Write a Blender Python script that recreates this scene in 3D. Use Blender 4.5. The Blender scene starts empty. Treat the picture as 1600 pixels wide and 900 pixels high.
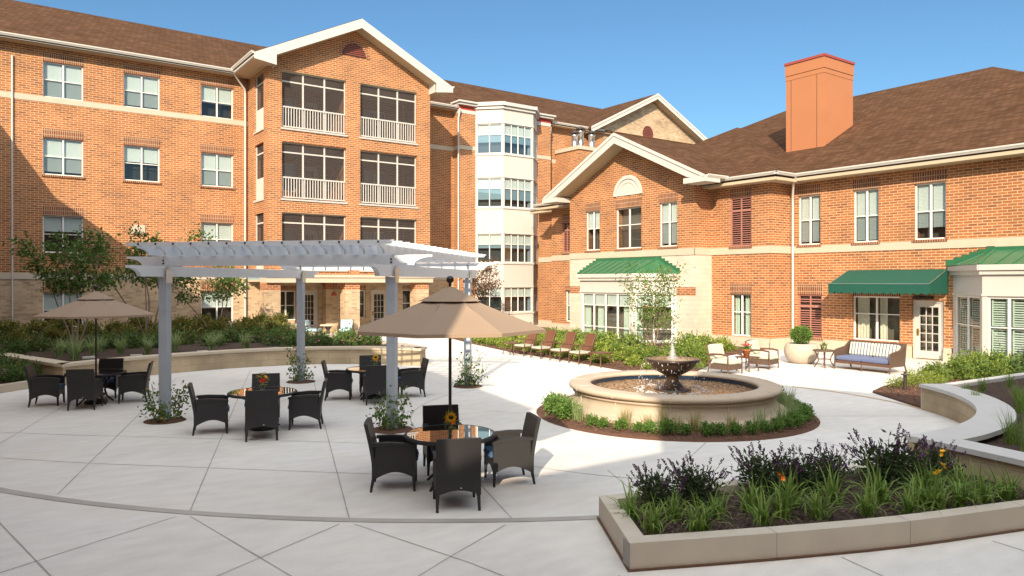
import bpy, math, random
import numpy as np
from mathutils import Vector, Matrix
random.seed(11)
RN = np.random.default_rng(11)
R = math.radians
SC = bpy.context.scene
COL = SC.collection

# ------------------------------------------------------------------ camera
cam_d = bpy.data.cameras.new("camera")
cam = bpy.data.objects.new("camera", cam_d)
COL.objects.link(cam)
cam.location = (0, 0, 2.85)
cam.rotation_euler = (R(90), 0, R(-35.63))
cam_d.sensor_width = 36.0
cam_d.lens = 36.0 * 1150 / 1600
cam_d.shift_y = -10.0 / 1600
cam_d.clip_start = 0.1
cam_d.clip_end = 2000
SC.camera = cam

# ------------------------------------------------------------------ sky, sun, exposure
SUN_EL = 28.0
world = bpy.data.worlds.new("World")
SC.world = world
world.use_nodes = True
nt = world.node_tree
nt.nodes.clear()
sky = nt.nodes.new("ShaderNodeTexSky")
sky.sky_type = 'NISHITA'
sky.sun_disc = False
sky.sun_elevation = R(SUN_EL)
sky.sun_rotation = R(225)
sky.air_density = 1.0
sky.dust_density = 0.6
sky.ozone_density = 1.6
# deep clear blue away from the sun; an unseen bright patch added overhead to fill the shade
tcw = nt.nodes.new("ShaderNodeTexCoord")
dotn = nt.nodes.new("ShaderNodeVectorMath"); dotn.operation = 'DOT_PRODUCT'
dotn.inputs[1].default_value = (-0.30, -0.30, 0.905)
nt.links.new(tcw.outputs['Generated'], dotn.inputs[0])
rng = nt.nodes.new("ShaderNodeMapRange"); rng.interpolation_type = 'SMOOTHSTEP'
rng.inputs['From Min'].default_value = 0.46; rng.inputs['From Max'].default_value = 0.90
nt.links.new(dotn.outputs['Value'], rng.inputs[0])
cn = nt.nodes.new("ShaderNodeTexNoise"); cn.inputs['Scale'].default_value = 3.0; cn.inputs['Detail'].default_value = 6
nt.links.new(tcw.outputs['Generated'], cn.inputs['Vector'])
cr = nt.nodes.new("ShaderNodeMapRange"); cr.inputs['From Min'].default_value = 0.3; cr.inputs['From Max'].default_value = 0.6
cr.inputs['To Min'].default_value = 0.55; cr.inputs['To Max'].default_value = 1.0
nt.links.new(cn.outputs[0], cr.inputs[0])
cf = nt.nodes.new("ShaderNodeMath"); cf.operation = 'MULTIPLY'
nt.links.new(rng.outputs[0], cf.inputs[0]); nt.links.new(cr.outputs[0], cf.inputs[1])
deep = nt.nodes.new("ShaderNodeMixRGB"); deep.blend_type = 'MULTIPLY'; deep.inputs[0].default_value = 1.0
deep.inputs[2].default_value = (0.28, 0.405, 0.465, 1)
nt.links.new(sky.outputs[0], deep.inputs[1])
sky_fill = nt.nodes.new("ShaderNodeMixRGB")
sky_fill.inputs[2].default_value = (8.9, 8.9, 8.7, 1)
nt.links.new(cf.outputs[0], sky_fill.inputs[0]); nt.links.new(deep.outputs[0], sky_fill.inputs[1])
bg = nt.nodes.new("ShaderNodeBackground")
bg.inputs['Strength'].default_value = 0.15
out = nt.nodes.new("ShaderNodeOutputWorld")
nt.links.new(sky_fill.outputs[0], bg.inputs[0])
nt.links.new(bg.outputs[0], out.inputs[0])

sun_d = bpy.data.lights.new("sun", 'SUN')
sun_d.energy = 3.6
sun_d.angle = R(0.5)
sun_d.color = (1.0, 0.84, 0.65)
sun = bpy.data.objects.new("sun", sun_d)
COL.objects.link(sun)
SUN_DIR = Vector((math.cos(R(SUN_EL)) * math.sin(R(45)), math.cos(R(SUN_EL)) * math.cos(R(45)), -math.sin(R(SUN_EL))))
sun.rotation_euler = SUN_DIR.to_track_quat('-Z', 'Y').to_euler()
sun.location = (-40, -40, 50)

SC.view_settings.view_transform = 'Standard'
SC.view_settings.look = 'None'
SC.view_settings.gamma = 1.0
SC.view_settings.use_curve_mapping = False
SC.view_settings.exposure = 1.05

# ------------------------------------------------------------------ materials
def new_mat(name):
    m = bpy.data.materials.new(name)
    m.use_nodes = True
    m.node_tree.nodes.clear()
    o = m.node_tree.nodes.new("ShaderNodeOutputMaterial")
    return m, m.node_tree, o

def N(t, typ, **kw):
    n = t.nodes.new(typ)
    for k, v in kw.items():
        setattr(n, k, v)
    return n

def c4(c):
    return (c[0], c[1], c[2], 1.0)

def principled(t, o, rough=0.7, metal=0.0, spec=0.5):
    p = N(t, "ShaderNodeBsdfPrincipled")
    p.inputs['Roughness'].default_value = rough
    p.inputs['Metallic'].default_value = metal
    p.inputs['Specular IOR Level'].default_value = spec
    t.links.new(p.outputs[0], o.inputs[0])
    return p

def plain(name, col, rough=0.7, metal=0.0, var=0.12, scale=3.0, bump=0.0, bscale=60.0, spec=0.5, obj=False):
    """noise-varied surface"""
    m, t, o = new_mat(name)
    p = principled(t, o, rough, metal, spec)
    tc = N(t, "ShaderNodeTexCoord")
    if obj:
        vec = tc.outputs['Object']
    else:
        g = N(t, "ShaderNodeNewGeometry"); vec = g.outputs['Position']
    nz = N(t, "ShaderNodeTexNoise")
    nz.inputs['Scale'].default_value = scale
    nz.inputs['Detail'].default_value = 5
    t.links.new(vec, nz.inputs['Vector'])
    mx = N(t, "ShaderNodeMixRGB")
    mx.inputs[1].default_value = c4([c * (1 - var) for c in col])
    mx.inputs[2].default_value = c4([min(1, c * (1 + var)) for c in col])
    t.links.new(nz.outputs[0], mx.inputs[0])
    t.links.new(mx.outputs[0], p.inputs['Base Color'])
    if bump > 0:
        n2 = N(t, "ShaderNodeTexNoise")
        n2.inputs['Scale'].default_value = bscale
        n2.inputs['Detail'].default_value = 6
        t.links.new(vec, n2.inputs['Vector'])
        b = N(t, "ShaderNodeBump")
        b.inputs['Strength'].default_value = bump
        b.inputs['Distance'].default_value = 0.02
        t.links.new(n2.outputs[0], b.inputs['Height'])
        t.links.new(b.outputs[0], p.inputs['Normal'])
    return m

def wall_vec(t, swap=False, vscale=1.0):
    g = N(t, "ShaderNodeNewGeometry")
    s = N(t, "ShaderNodeSeparateXYZ")
    t.links.new(g.outputs['Position'], s.inputs[0])
    a = N(t, "ShaderNodeMath", operation='ADD')
    t.links.new(s.outputs[0], a.inputs[0]); t.links.new(s.outputs[1], a.inputs[1])
    z = N(t, "ShaderNodeMath", operation='MULTIPLY')
    t.links.new(s.outputs[2], z.inputs[0]); z.inputs[1].default_value = vscale
    c = N(t, "ShaderNodeCombineXYZ")
    t.links.new((z if swap else a).outputs[0], c.inputs[0])
    t.links.new((a if swap else z).outputs[0], c.inputs[1])
    return c.outputs[0], g.outputs['Position']

def bricks(name, colA, colB, mortar, w=0.305, h=0.1016, mort=0.012, swap=False, offset=0.5, dark=None, rough=0.85,
           bump=0.25, mottle=0.25, vscale=1.0, bias=0.0, dark_at=0.62, spec=0.3):
    m, t, o = new_mat(name)
    p = principled(t, o, rough, 0.0, spec)
    vec, pos = wall_vec(t, swap, vscale)
    b = N(t, "ShaderNodeTexBrick")
    b.offset = offset
    b.inputs['Scale'].default_value = 1.0
    b.inputs['Brick Width'].default_value = w
    b.inputs['Row Height'].default_value = h
    b.inputs['Mortar Size'].default_value = mort
    b.inputs['Mortar Smooth'].default_value = 0.3
    b.inputs['Bias'].default_value = bias
    b.inputs['Color1'].default_value = c4(colA)
    b.inputs['Color2'].default_value = c4(colB)
    b.inputs['Mortar'].default_value = c4(mortar)
    t.links.new(vec, b.inputs['Vector'])
    colr = b.outputs['Color']
    if dark:
        b2 = N(t, "ShaderNodeTexBrick")
        b2.offset = offset
        for k in ('Scale', 'Brick Width', 'Row Height', 'Mortar Size', 'Mortar Smooth'):
            b2.inputs[k].default_value = b.inputs[k].default_value
        b2.inputs['Color1'].default_value = (0, 0, 0, 1)
        b2.inputs['Color2'].default_value = (1, 1, 1, 1)
        b2.inputs['Mortar'].default_value = (0, 0, 0, 1)
        mp = N(t, "ShaderNodeMapping")
        mp.inputs['Location'].default_value = (w * 40, h * 34, 0)
        t.links.new(vec, mp.inputs[0]); t.links.new(mp.outputs[0], b2.inputs['Vector'])
        rp = N(t, "ShaderNodeValToRGB")
        rp.color_ramp.elements[0].position = dark_at
        rp.color_ramp.elements[1].position = min(1.0, dark_at + 0.33)
        t.links.new(b2.outputs['Color'], rp.inputs[0])
        mx = N(t, "ShaderNodeMixRGB")
        t.links.new(rp.outputs[0], mx.inputs[0])
        t.links.new(colr, mx.inputs[1]); mx.inputs[2].default_value = c4(dark)
        colr = mx.outputs[0]
    nz = N(t, "ShaderNodeTexNoise")
    nz.inputs['Scale'].default_value = 0.9; nz.inputs['Detail'].default_value = 8
    t.links.new(pos, nz.inputs['Vector'])
    rr = N(t, "ShaderNodeMapRange")
    rr.inputs['From Min'].default_value = 0.3; rr.inputs['From Max'].default_value = 0.7
    rr.inputs['To Min'].default_value = 1 - mottle; rr.inputs['To Max'].default_value = 1 + mottle * 0.5
    t.links.new(nz.outputs[0], rr.inputs[0])
    ml = N(t, "ShaderNodeMixRGB", blend_type='MULTIPLY')
    ml.inputs[0].default_value = 1.0
    t.links.new(colr, ml.inputs[1]); t.links.new(rr.outputs[0], ml.inputs[2])
    t.links.new(ml.outputs[0], p.inputs['Base Color'])
    bp = N(t, "ShaderNodeBump", invert=True)
    bp.inputs['Strength'].default_value = bump
    bp.inputs['Distance'].default_value = 0.012
    t.links.new(b.outputs['Fac'], bp.inputs['Height'])
    t.links.new(bp.outputs[0], p.inputs['Normal'])
    return m

M = {}
BR_A, BR_B, BR_M = (0.42, 0.158, 0.054), (0.335, 0.119, 0.042), (0.56, 0.40, 0.235)
M['brick'] = bricks('orange_brick', BR_A, BR_B, BR_M, dark=(0.25, 0.092, 0.040), mort=0.0135, mottle=0.16, dark_at=0.62)
M['soldier'] = bricks('soldier_brick', (0.26, 0.082, 0.038), (0.16, 0.052, 0.03), (0.46, 0.33, 0.20), w=0.2032, h=0.086, mort=0.014, swap=True, offset=0.0)
M['redbrick'] = bricks('red_brick', (0.40, 0.13, 0.055), (0.27, 0.085, 0.04), BR_M, mort=0.014)
M['tanbrick'] = bricks('tan_brick', (0.56, 0.41, 0.26), (0.47, 0.33, 0.20), (0.50, 0.39, 0.27), dark=(0.36, 0.25, 0.16), mort=0.010)
M['stone'] = bricks('cream_stone', (0.62, 0.545, 0.445), (0.57, 0.495, 0.40), (0.48, 0.40, 0.31), w=0.55, h=0.2, mort=0.007, mottle=0.10, bump=0.3)
M['splitblock'] = bricks('split_face_block', (0.52, 0.41, 0.27), (0.47, 0.37, 0.24), (0.42, 0.33, 0.22), w=0.42, h=0.2, mort=0.008, mottle=0.35, bump=0.5)
M['shingle'] = bricks('roof_shingle', (0.108, 0.053, 0.026), (0.070, 0.034, 0.016), (0.04, 0.021, 0.011), w=0.28, h=0.115, mort=0.009, mottle=0.18, dark=(0.13, 0.068, 0.04), bump=0.5, rough=0.95, vscale=2.0, spec=0.12)
M['precast'] = plain('precast_trim', (0.66, 0.51, 0.35), 0.8, var=0.10, bump=0.1)
M['band'] = plain('cream_band', (0.52, 0.44, 0.335), 0.8, var=0.09, bump=0.05)
M['capstone'] = plain('bluish_capstone', (0.55, 0.54, 0.52), 0.75, var=0.10, scale=2.0, bump=0.1)
M['cream'] = plain('cream_stucco', (0.56, 0.52, 0.465), 0.8, var=0.05, bump=0.05)
M['white'] = plain('white_trim', (0.55, 0.52, 0.47), 0.5, var=0.03)
M['vinyl'] = plain('window_vinyl', (0.78, 0.75, 0.70), 0.45, var=0.03)
M['soffit'] = plain('tan_soffit', (0.52, 0.42, 0.29), 0.6, var=0.05)
M['eifs'] = plain('orange_stucco', (0.40, 0.158, 0.068), 0.9, var=0.07, scale=1.2, bump=0.08)
M['redcap'] = plain('red_cap_metal', (0.30, 0.06, 0.045), 0.5, var=0.05)
M['redband'] = plain('red_frieze', (0.42, 0.05, 0.035), 0.7, var=0.1)
M['pinkvinyl'] = plain('dusty_pink_shutter', (0.36, 0.165, 0.13), 0.55, var=0.06)
M['redlouver'] = plain('dark_red_louver', (0.24, 0.06, 0.035), 0.6, var=0.08)
M['greenmetal'] = plain('green_metal_roof', (0.030, 0.135, 0.062), 0.38, var=0.18, scale=2.0)
M['greencloth'] = plain('green_canvas', (0.003, 0.072, 0.046), 0.75, var=0.10, scale=2.0)
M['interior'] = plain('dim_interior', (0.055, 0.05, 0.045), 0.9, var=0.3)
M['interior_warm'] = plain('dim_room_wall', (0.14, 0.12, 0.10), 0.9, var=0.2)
M['dark'] = plain('dark_bronze', (0.045, 0.032, 0.026), 0.45, var=0.1)
M['grey'] = plain('grey_joint', (0.33, 0.31, 0.28), 0.9, var=0.25, scale=6)
M['galv'] = plain('galvanised_steel', (0.55, 0.56, 0.58), 0.28, metal=0.9, var=0.15, scale=8)
M['pergola'] = plain('white_pergola_vinyl', (0.62, 0.65, 0.69), 0.42, var=0.06, scale=4)
M['post'] = plain('grey_white_post', (0.36, 0.40, 0.45), 0.5, var=0.16, scale=5)
M['teal'] = plain('dark_teal_boot', (0.02, 0.035, 0.05), 0.6)
M['mulch'] = plain('bark_mulch', (0.062, 0.036, 0.026), 0.95, var=0.55, scale=45, bump=1.0, bscale=70)
M['mulchred'] = plain('brown_mulch', (0.105, 0.050, 0.030), 0.95, var=0.5, scale=40, bump=1.0, bscale=60)


M['bark'] = plain('pale_bark', (0.25, 0.18, 0.125), 0.85, var=0.35, scale=14, bump=0.4)
M['barkdark'] = plain('brown_bark', (0.14, 0.095, 0.07), 0.9, var=0.35, scale=14, bump=0.4)
M['stem'] = plain('green_stem', (0.10, 0.14, 0.04), 0.8, var=0.2)
M['terracotta'] = plain('terracotta', (0.52, 0.17, 0.06), 0.75, var=0.1, scale=6)
M['urn'] = plain('cast_stone_urn', (0.46, 0.385, 0.30), 0.85, var=0.09, scale=7, bump=0.15)
M['bronzefab'] = plain('taupe_umbrella_cloth', (0.30, 0.215, 0.148), 0.85, var=0.05, scale=2)
M['limecush'] = plain('pale_cream_cushion', (0.52, 0.53, 0.41), 0.9, var=0.04)
M['bluecush'] = plain('slate_blue_cushion', (0.115, 0.14, 0.24), 0.9, var=0.12, scale=25)
M['navycush'] = plain('blue_seat_cushion', (0.055, 0.13, 0.26), 0.85, var=0.1)
M['brownframe'] = plain('brown_metal_frame', (0.115, 0.055, 0.03), 0.45, var=0.12, scale=9)
M['brownsling'] = plain('rust_brown_sling', (0.14, 0.055, 0.027), 0.7, var=0.10, scale=14)
M['weave'] = plain('brown_woven_resin', (0.10, 0.062, 0.042), 0.6, var=0.3, scale=60, bump=0.4, bscale=90)
M['lid'] = plain('black_ball', (0.012, 0.011, 0.012), 0.3)
M['brass'] = plain('brass', (0.55, 0.36, 0.10), 0.3, metal=0.9)
M['silver'] = plain('silver_badge', (0.75, 0.73, 0.68), 0.3, metal=0.8)
M['bowl'] = plain('wet_dark_stone', (0.058, 0.038, 0.028), 0.22, var=0.45, scale=7, bump=0.35, bscale=25)
M['basin'] = plain('cast_stone_basin', (0.47, 0.38, 0.285), 0.75, var=0.12, scale=3, bump=0.1)
M['pooltile'] = plain('blue_pool_tile', (0.015, 0.03, 0.055), 0.2, var=0.4, scale=20)
M['curtain'] = plain('pale_green_curtain', (0.46, 0.55, 0.47), 0.9, var=0.1, scale=9)
M['curtainw'] = plain('cream_curtain', (0.62, 0.58, 0.48), 0.9, var=0.15, scale=9)
M['yellow'] = plain('yellow_petal', (0.85, 0.48, 0.015), 0.7, var=0.15, scale=40)
M['orange'] = plain('orange_petal', (0.85, 0.22, 0.015), 0.7, var=0.15, scale=40)
M['redpetal'] = plain('red_petal', (0.55, 0.012, 0.02), 0.7, var=0.3, scale=40)
M['purple'] = plain('purple_petal', (0.22, 0.05, 0.27), 0.75, var=0.35, scale=30)
M['pink'] = plain('pink_petal', (0.55, 0.10, 0.27), 0.75, var=0.35, scale=30)
M['darkspike'] = plain('dark_purple_spike', (0.075, 0.035, 0.075), 0.8, var=0.3, scale=30)
M['whitepetal'] = plain('white_petal', (0.8, 0.8, 0.78), 0.7)
M['seedbrown'] = plain('brown_flower_heart', (0.03, 0.014, 0.008), 0.9)
M['rock'] = plain('white_marker_stone', (0.62, 0.60, 0.56), 0.8)
M['cherry'] = plain('red_lamp_shade', (0.40, 0.09, 0.05), 0.5)
M['sill'] = plain('grey_balcony_sill', (0.50, 0.46, 0.42), 0.7, var=0.06)

M['kerbstone'] = plain('kerb_stone', (0.53, 0.47, 0.385), 0.8, var=0.14, scale=2.5, bump=0.15)
def concrete():
    m, t, o = new_mat('broom_concrete')
    p = principled(t, o, 0.8)
    g = N(t, "ShaderNodeNewGeometry")
    def noise(scale, det, stretch=None):
        n = N(t, "ShaderNodeTexNoise")
        n.inputs['Scale'].default_value = scale; n.inputs['Detail'].default_value = det
        if stretch:
            mp = N(t, "ShaderNodeMapping"); mp.inputs['Scale'].default_value = stretch
            mp.inputs['Rotation'].default_value = (0, 0, R(25))
            t.links.new(g.outputs['Position'], mp.inputs[0]); t.links.new(mp.outputs[0], n.inputs['Vector'])
        else:
            t.links.new(g.outputs['Position'], n.inputs['Vector'])
        return n.outputs[0]
    big = noise(0.28, 6); mid = noise(2.2, 8, (1, 2.4, 1)); fine = noise(60, 3)
    rp = N(t, "ShaderNodeValToRGB")
    e = rp.color_ramp.elements
    e[0].position = 0.30; e[0].color = (0.59, 0.568, 0.535, 1)
    e[1].position = 0.62; e[1].color = (0.70, 0.68, 0.65, 1)
    k = e.new(0.46); k.color = (0.67, 0.645, 0.605, 1)
    t.links.new(big, rp.inputs[0])
    def mul(c, f, lo, hi):
        r = N(t, "ShaderNodeMapRange")
        r.inputs['From Min'].default_value = 0.3; r.inputs['From Max'].default_value = 0.7
        r.inputs['To Min'].default_value = lo; r.inputs['To Max'].default_value = hi
        t.links.new(f, r.inputs[0])
        x = N(t, "ShaderNodeMixRGB", blend_type='MULTIPLY'); x.inputs[0].default_value = 1
        t.links.new(c, x.inputs[1]); t.links.new(r.outputs[0], x.inputs[2])
        return x.outputs[0]
    c = mul(rp.outputs[0], mid, 0.91, 1.04)
    c = mul(c, fine, 0.94, 1.05)
    st = noise(0.55, 5)
    r2 = N(t, "ShaderNodeValToRGB"); r2.color_ramp.elements[0].position = 0.56; r2.color_ramp.elements[1].position = 0.72
    t.links.new(st, r2.inputs[0])
    sm = N(t, "ShaderNodeMath", operation='MULTIPLY'); sm.inputs[1].default_value = 0.35
    t.links.new(r2.outputs[0], sm.inputs[0])
    mx = N(t, "ShaderNodeMixRGB"); t.links.new(sm.outputs[0], mx.inputs[0])
    t.links.new(c, mx.inputs[1]); mx.inputs[2].default_value = (0.64, 0.54, 0.43, 1)
    t.links.new(mx.outputs[0], p.inputs['Base Color'])
    b = N(t, "ShaderNodeBump"); b.inputs['Strength'].default_value = 0.15; b.inputs['Distance'].default_value = 0.01
    t.links.new(fine, b.inputs['Height']); t.links.new(b.outputs[0], p.inputs['Normal'])
    return m
M['concrete'] = concrete()

def glass(name, tint, extra=0.06, rough=0.02):
    m, t, o = new_mat(name)
    tr = N(t, "ShaderNodeBsdfTransparent"); tr.inputs[0].default_value = c4(tint)
    gl = N(t, "ShaderNodeBsdfGlossy"); gl.inputs['Roughness'].default_value = rough
    lw = N(t, "ShaderNodeLayerWeight"); lw.inputs['Blend'].default_value = 0.5
    pw = N(t, "ShaderNodeMath", operation='POWER'); pw.inputs[1].default_value = 4.0
    t.links.new(lw.outputs['Facing'], pw.inputs[0])
    ad = N(t, "ShaderNodeMath", operation='MULTIPLY_ADD'); ad.inputs[1].default_value = 0.9; ad.inputs[2].default_value = extra + 0.04; ad.use_clamp = True
    t.links.new(pw.outputs[0], ad.inputs[0])
    mx = N(t, "ShaderNodeMixShader")
    t.links.new(ad.outputs[0], mx.inputs[0]); t.links.new(tr.outputs[0], mx.inputs[1]); t.links.new(gl.outputs[0], mx.inputs[2])
    t.links.new(mx.outputs[0], o.inputs[0])
    return m
M['glass'] = glass('window_glass', (0.90, 0.94, 0.92), 0.05)
M['glassblue'] = glass('blue_reflecting_glass', (0.55, 0.68, 0.75), 0.16)
M['glassdark'] = glass('screened_glass', (0.62, 0.66, 0.66), 0.04)
M['tabletop'] = glass('smoked_table_glass', (0.05, 0.05, 0.052), 0.33, 0.015)

def screen():
    m, t, o = new_mat('insect_screen')
    tr = N(t, "ShaderNodeBsdfTransparent"); tr.inputs[0].default_value = (0.8, 0.8, 0.8, 1)
    df = N(t, "ShaderNodeBsdfDiffuse"); df.inputs[0].default_value = (0.13, 0.115, 0.11, 1)
    mx = N(t, "ShaderNodeMixShader"); mx.inputs[0].default_value = 0.34
    t.links.new(tr.outputs[0], mx.inputs[1]); t.links.new(df.outputs[0], mx.inputs[2]); t.links.new(mx.outputs[0], o.inputs[0])
    return m
M['screen'] = screen()

def stripes(name, colA, colB, per, axis=2, duty=0.5, rough=0.6, obj=False, bump=0.0):
    m, t, o = new_mat(name)
    p = principled(t, o, rough)
    if obj:
        v = N(t, "ShaderNodeTexCoord").outputs['Object']
    else:
        v = N(t, "ShaderNodeNewGeometry").outputs['Position']
    s = N(t, "ShaderNodeSeparateXYZ"); t.links.new(v, s.inputs[0])
    d = N(t, "ShaderNodeMath", operation='DIVIDE'); t.links.new(s.outputs[axis], d.inputs[0]); d.inputs[1].default_value = per
    f = N(t, "ShaderNodeMath", operation='FRACT'); t.links.new(d.outputs[0], f.inputs[0])
    g = N(t, "ShaderNodeMath", operation='GREATER_THAN'); t.links.new(f.outputs[0], g.inputs[0]); g.inputs[1].default_value = duty
    mx = N(t, "ShaderNodeMixRGB"); t.links.new(g.outputs[0], mx.inputs[0])
    mx.inputs[1].default_value = c4(colA); mx.inputs[2].default_value = c4(colB)
    t.links.new(mx.outputs[0], p.inputs['Base Color'])
    return m
M['blind'] = stripes('mini_blind', (0.56, 0.62, 0.60), (0.40, 0.45, 0.44), 0.05, 2, 0.7)
M['stripecush'] = stripes('striped_cushion', (0.58, 0.56, 0.47), (0.09, 0.12, 0.20), 0.105, 0, 0.70, 0.9, obj=True)
M['patterncush'] = plain('blue_patterned_cushion', (0.36, 0.52, 0.56), 0.9, var=0.65, scale=9, obj=True)
M['palepattern'] = plain('white_green_cushion', (0.42, 0.44, 0.34), 0.9, var=0.5, scale=30)

def wicker():
    m, t, o = new_mat('black_wicker')
    p = principled(t, o, 0.5)
    v = N(t, "ShaderNodeTexCoord").outputs['Object']
    w1 = N(t, "ShaderNodeTexWave", wave_type='BANDS', bands_direction='Z'); w1.inputs['Scale'].default_value = 28
    w2 = N(t, "ShaderNodeTexWave", wave_type='BANDS', bands_direction='DIAGONAL'); w2.inputs['Scale'].default_value = 22
    for w in (w1, w2):
        w.inputs['Distortion'].default_value = 0.6
        t.links.new(v, w.inputs['Vector'])
    mu = N(t, "ShaderNodeMath", operation='MULTIPLY'); t.links.new(w1.outputs['Fac'], mu.inputs[0]); t.links.new(w2.outputs['Fac'], mu.inputs[1])
    mx = N(t, "ShaderNodeMixRGB"); t.links.new(mu.outputs[0], mx.inputs[0])
    mx.inputs[1].default_value = (0.010, 0.0095, 0.010, 1); mx.inputs[2].default_value = (0.036, 0.033, 0.034, 1)
    t.links.new(mx.outputs[0], p.inputs['Base Color'])
    b = N(t, "ShaderNodeBump"); b.inputs['Strength'].default_value = 0.6; b.inputs['Distance'].default_value = 0.006
    t.links.new(mu.outputs[0], b.inputs['Height']); t.links.new(b.outputs[0], p.inputs['Normal'])
    return m
M['wicker'] = wicker()

def leafmat(name, a, b, trans=0.35, rough=0.55):
    m, t, o = new_mat(name)
    p = N(t, "ShaderNodeBsdfPrincipled"); p.inputs['Roughness'].default_value = rough
    p.inputs['Specular IOR Level'].default_value = 0.35
    g = N(t, "ShaderNodeNewGeometry")
    mx = N(t, "ShaderNodeMixRGB"); t.links.new(g.outputs['Random Per Island'], mx.inputs[0])
    mx.inputs[1].default_value = c4(a); mx.inputs[2].default_value = c4(b)
    t.links.new(mx.outputs[0], p.inputs['Base Color'])
    tl = N(t, "ShaderNodeBsdfTranslucent")
    t.links.new(mx.outputs[0], tl.inputs[0])
    ms = N(t, "ShaderNodeMixShader"); ms.inputs[0].default_value = trans
    t.links.new(p.outputs[0], ms.inputs[1]); t.links.new(tl.outputs[0], ms.inputs[2]); t.links.new(ms.outputs[0], o.inputs[0])
    return m
M['chip'] = leafmat('bark_chip', (0.02, 0.013, 0.010), (0.17, 0.115, 0.09), 0.0, 0.9)
M['chipred'] = leafmat('brown_bark_chip', (0.04, 0.02, 0.012), (0.27, 0.145, 0.085), 0.0, 0.9)
M['leaf_tree'] = leafmat('crape_leaf', (0.05, 0.11, 0.02), (0.13, 0.2, 0.04))
M['leaf_olive'] = leafmat('olive_leaf', (0.14, 0.14, 0.027), (0.30, 0.25, 0.055))
M['leaf_bronze'] = leafmat('bronze_leaf', (0.11, 0.065, 0.045), (0.20, 0.13, 0.08))
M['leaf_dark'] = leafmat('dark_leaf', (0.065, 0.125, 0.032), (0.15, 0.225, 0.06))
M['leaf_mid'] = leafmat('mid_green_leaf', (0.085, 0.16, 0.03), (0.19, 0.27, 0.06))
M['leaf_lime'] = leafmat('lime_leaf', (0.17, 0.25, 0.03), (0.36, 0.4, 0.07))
M['leaf_box'] = leafmat('boxwood_leaf', (0.08, 0.17, 0.03), (0.17, 0.29, 0.055))
M['leaf_gold'] = leafmat('yellowed_leaf', (0.30, 0.22, 0.05), (0.42, 0.34, 0.09))
M['leaf_blade'] = leafmat('blade_leaf', (0.12, 0.22, 0.04), (0.27, 0.38, 0.08))
M['leaf_bush'] = leafmat('bush_leaf', (0.03, 0.055, 0.02), (0.075, 0.105, 0.04))
M['leaf_pale'] = leafmat('pale_grass', (0.20, 0.29, 0.11), (0.38, 0.46, 0.20))
M['leaf_straw'] = leafmat('straw_grass', (0.26, 0.25, 0.08), (0.48, 0.42, 0.18))

def watermat():
    m, t, o = new_mat('pool_water')
    p = principled(t, o, 0.06)
    p.inputs['Base Color'].default_value = (0.24, 0.135, 0.06, 1)
    g = N(t, "ShaderNodeNewGeometry")
    n = N(t, "ShaderNodeTexNoise"); n.inputs['Scale'].default_value = 14; n.inputs['Detail'].default_value = 4
    mp = N(t, "ShaderNodeMapping"); mp.inputs['Scale'].default_value = (1, 1, 1)
    t.links.new(g.outputs['Position'], mp.inputs[0]); t.links.new(mp.outputs[0], n.inputs['Vector'])
    rp = N(t, "ShaderNodeValToRGB")
    rp.color_ramp.elements[0].position = 0.38; rp.color_ramp.elements[0].color = (0.12, 0.06, 0.028, 1)
    rp.color_ramp.elements[1].position = 0.62; rp.color_ramp.elements[1].color = (0.46, 0.29, 0.14, 1)
    t.links.new(n.outputs[0], rp.inputs[0]); t.links.new(rp.outputs[0], p.inputs['Base Color'])
    b = N(t, "ShaderNodeBump"); b.inputs['Strength'].default_value = 0.7; b.inputs['Distance'].default_value = 0.05
    t.links.new(n.outputs[0], b.inputs['Height']); t.links.new(b.outputs[0], p.inputs['Normal'])
    return m
M['water'] = watermat()
def stain():
    m, t, o = new_mat('joint_dirt')
    tr = N(t, "ShaderNodeBsdfTransparent")
    df = N(t, "ShaderNodeBsdfDiffuse"); df.inputs[0].default_value = (0.22, 0.19, 0.155, 1)
    n = N(t, "ShaderNodeTexNoise"); n.inputs['Scale'].default_value = 1.6; n.inputs['Detail'].default_value = 7
    t.links.new(N(t, "ShaderNodeNewGeometry").outputs['Position'], n.inputs['Vector'])
    r_ = N(t, "ShaderNodeMapRange"); r_.inputs['From Min'].default_value = 0.42; r_.inputs['From Max'].default_value = 0.75
    r_.inputs['To Min'].default_value = 0.0; r_.inputs['To Max'].default_value = 0.20
    t.links.new(n.outputs[0], r_.inputs[0])
    mx = N(t, "ShaderNodeMixShader"); t.links.new(r_.outputs[0], mx.inputs[0])
    t.links.new(tr.outputs[0], mx.inputs[1]); t.links.new(df.outputs[0], mx.inputs[2]); t.links.new(mx.outputs[0], o.inputs[0])
    return m
M['jointdirt'] = stain()

def foam(name, fac):
    m, t, o = new_mat(name)
    tr = N(t, "ShaderNodeBsdfTransparent")
    p = N(t, "ShaderNodeBsdfPrincipled"); p.inputs['Base Color'].default_value = (0.78, 0.80, 0.84, 1); p.inputs['Roughness'].default_value = 0.25
    n = N(t, "ShaderNodeTexNoise"); n.inputs['Scale'].default_value = 30; n.inputs['Detail'].default_value = 4
    t.links.new(N(t, "ShaderNodeNewGeometry").outputs['Position'], n.inputs['Vector'])
    r = N(t, "ShaderNodeMapRange"); r.inputs['From Min'].default_value = 0.35; r.inputs['From Max'].default_value = 0.65
    r.inputs['To Min'].default_value = fac * 0.5; r.inputs['To Max'].default_value = fac * 1.4
    t.links.new(n.outputs[0], r.inputs[0])
    mx = N(t, "ShaderNodeMixShader"); t.links.new(r.outputs[0], mx.inputs[0])
    t.links.new(tr.outputs[0], mx.inputs[1]); t.links.new(p.outputs[0], mx.inputs[2]); t.links.new(mx.outputs[0], o.inputs[0])
    return m
M['jet'] = foam('water_spray', 0.20)
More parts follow.
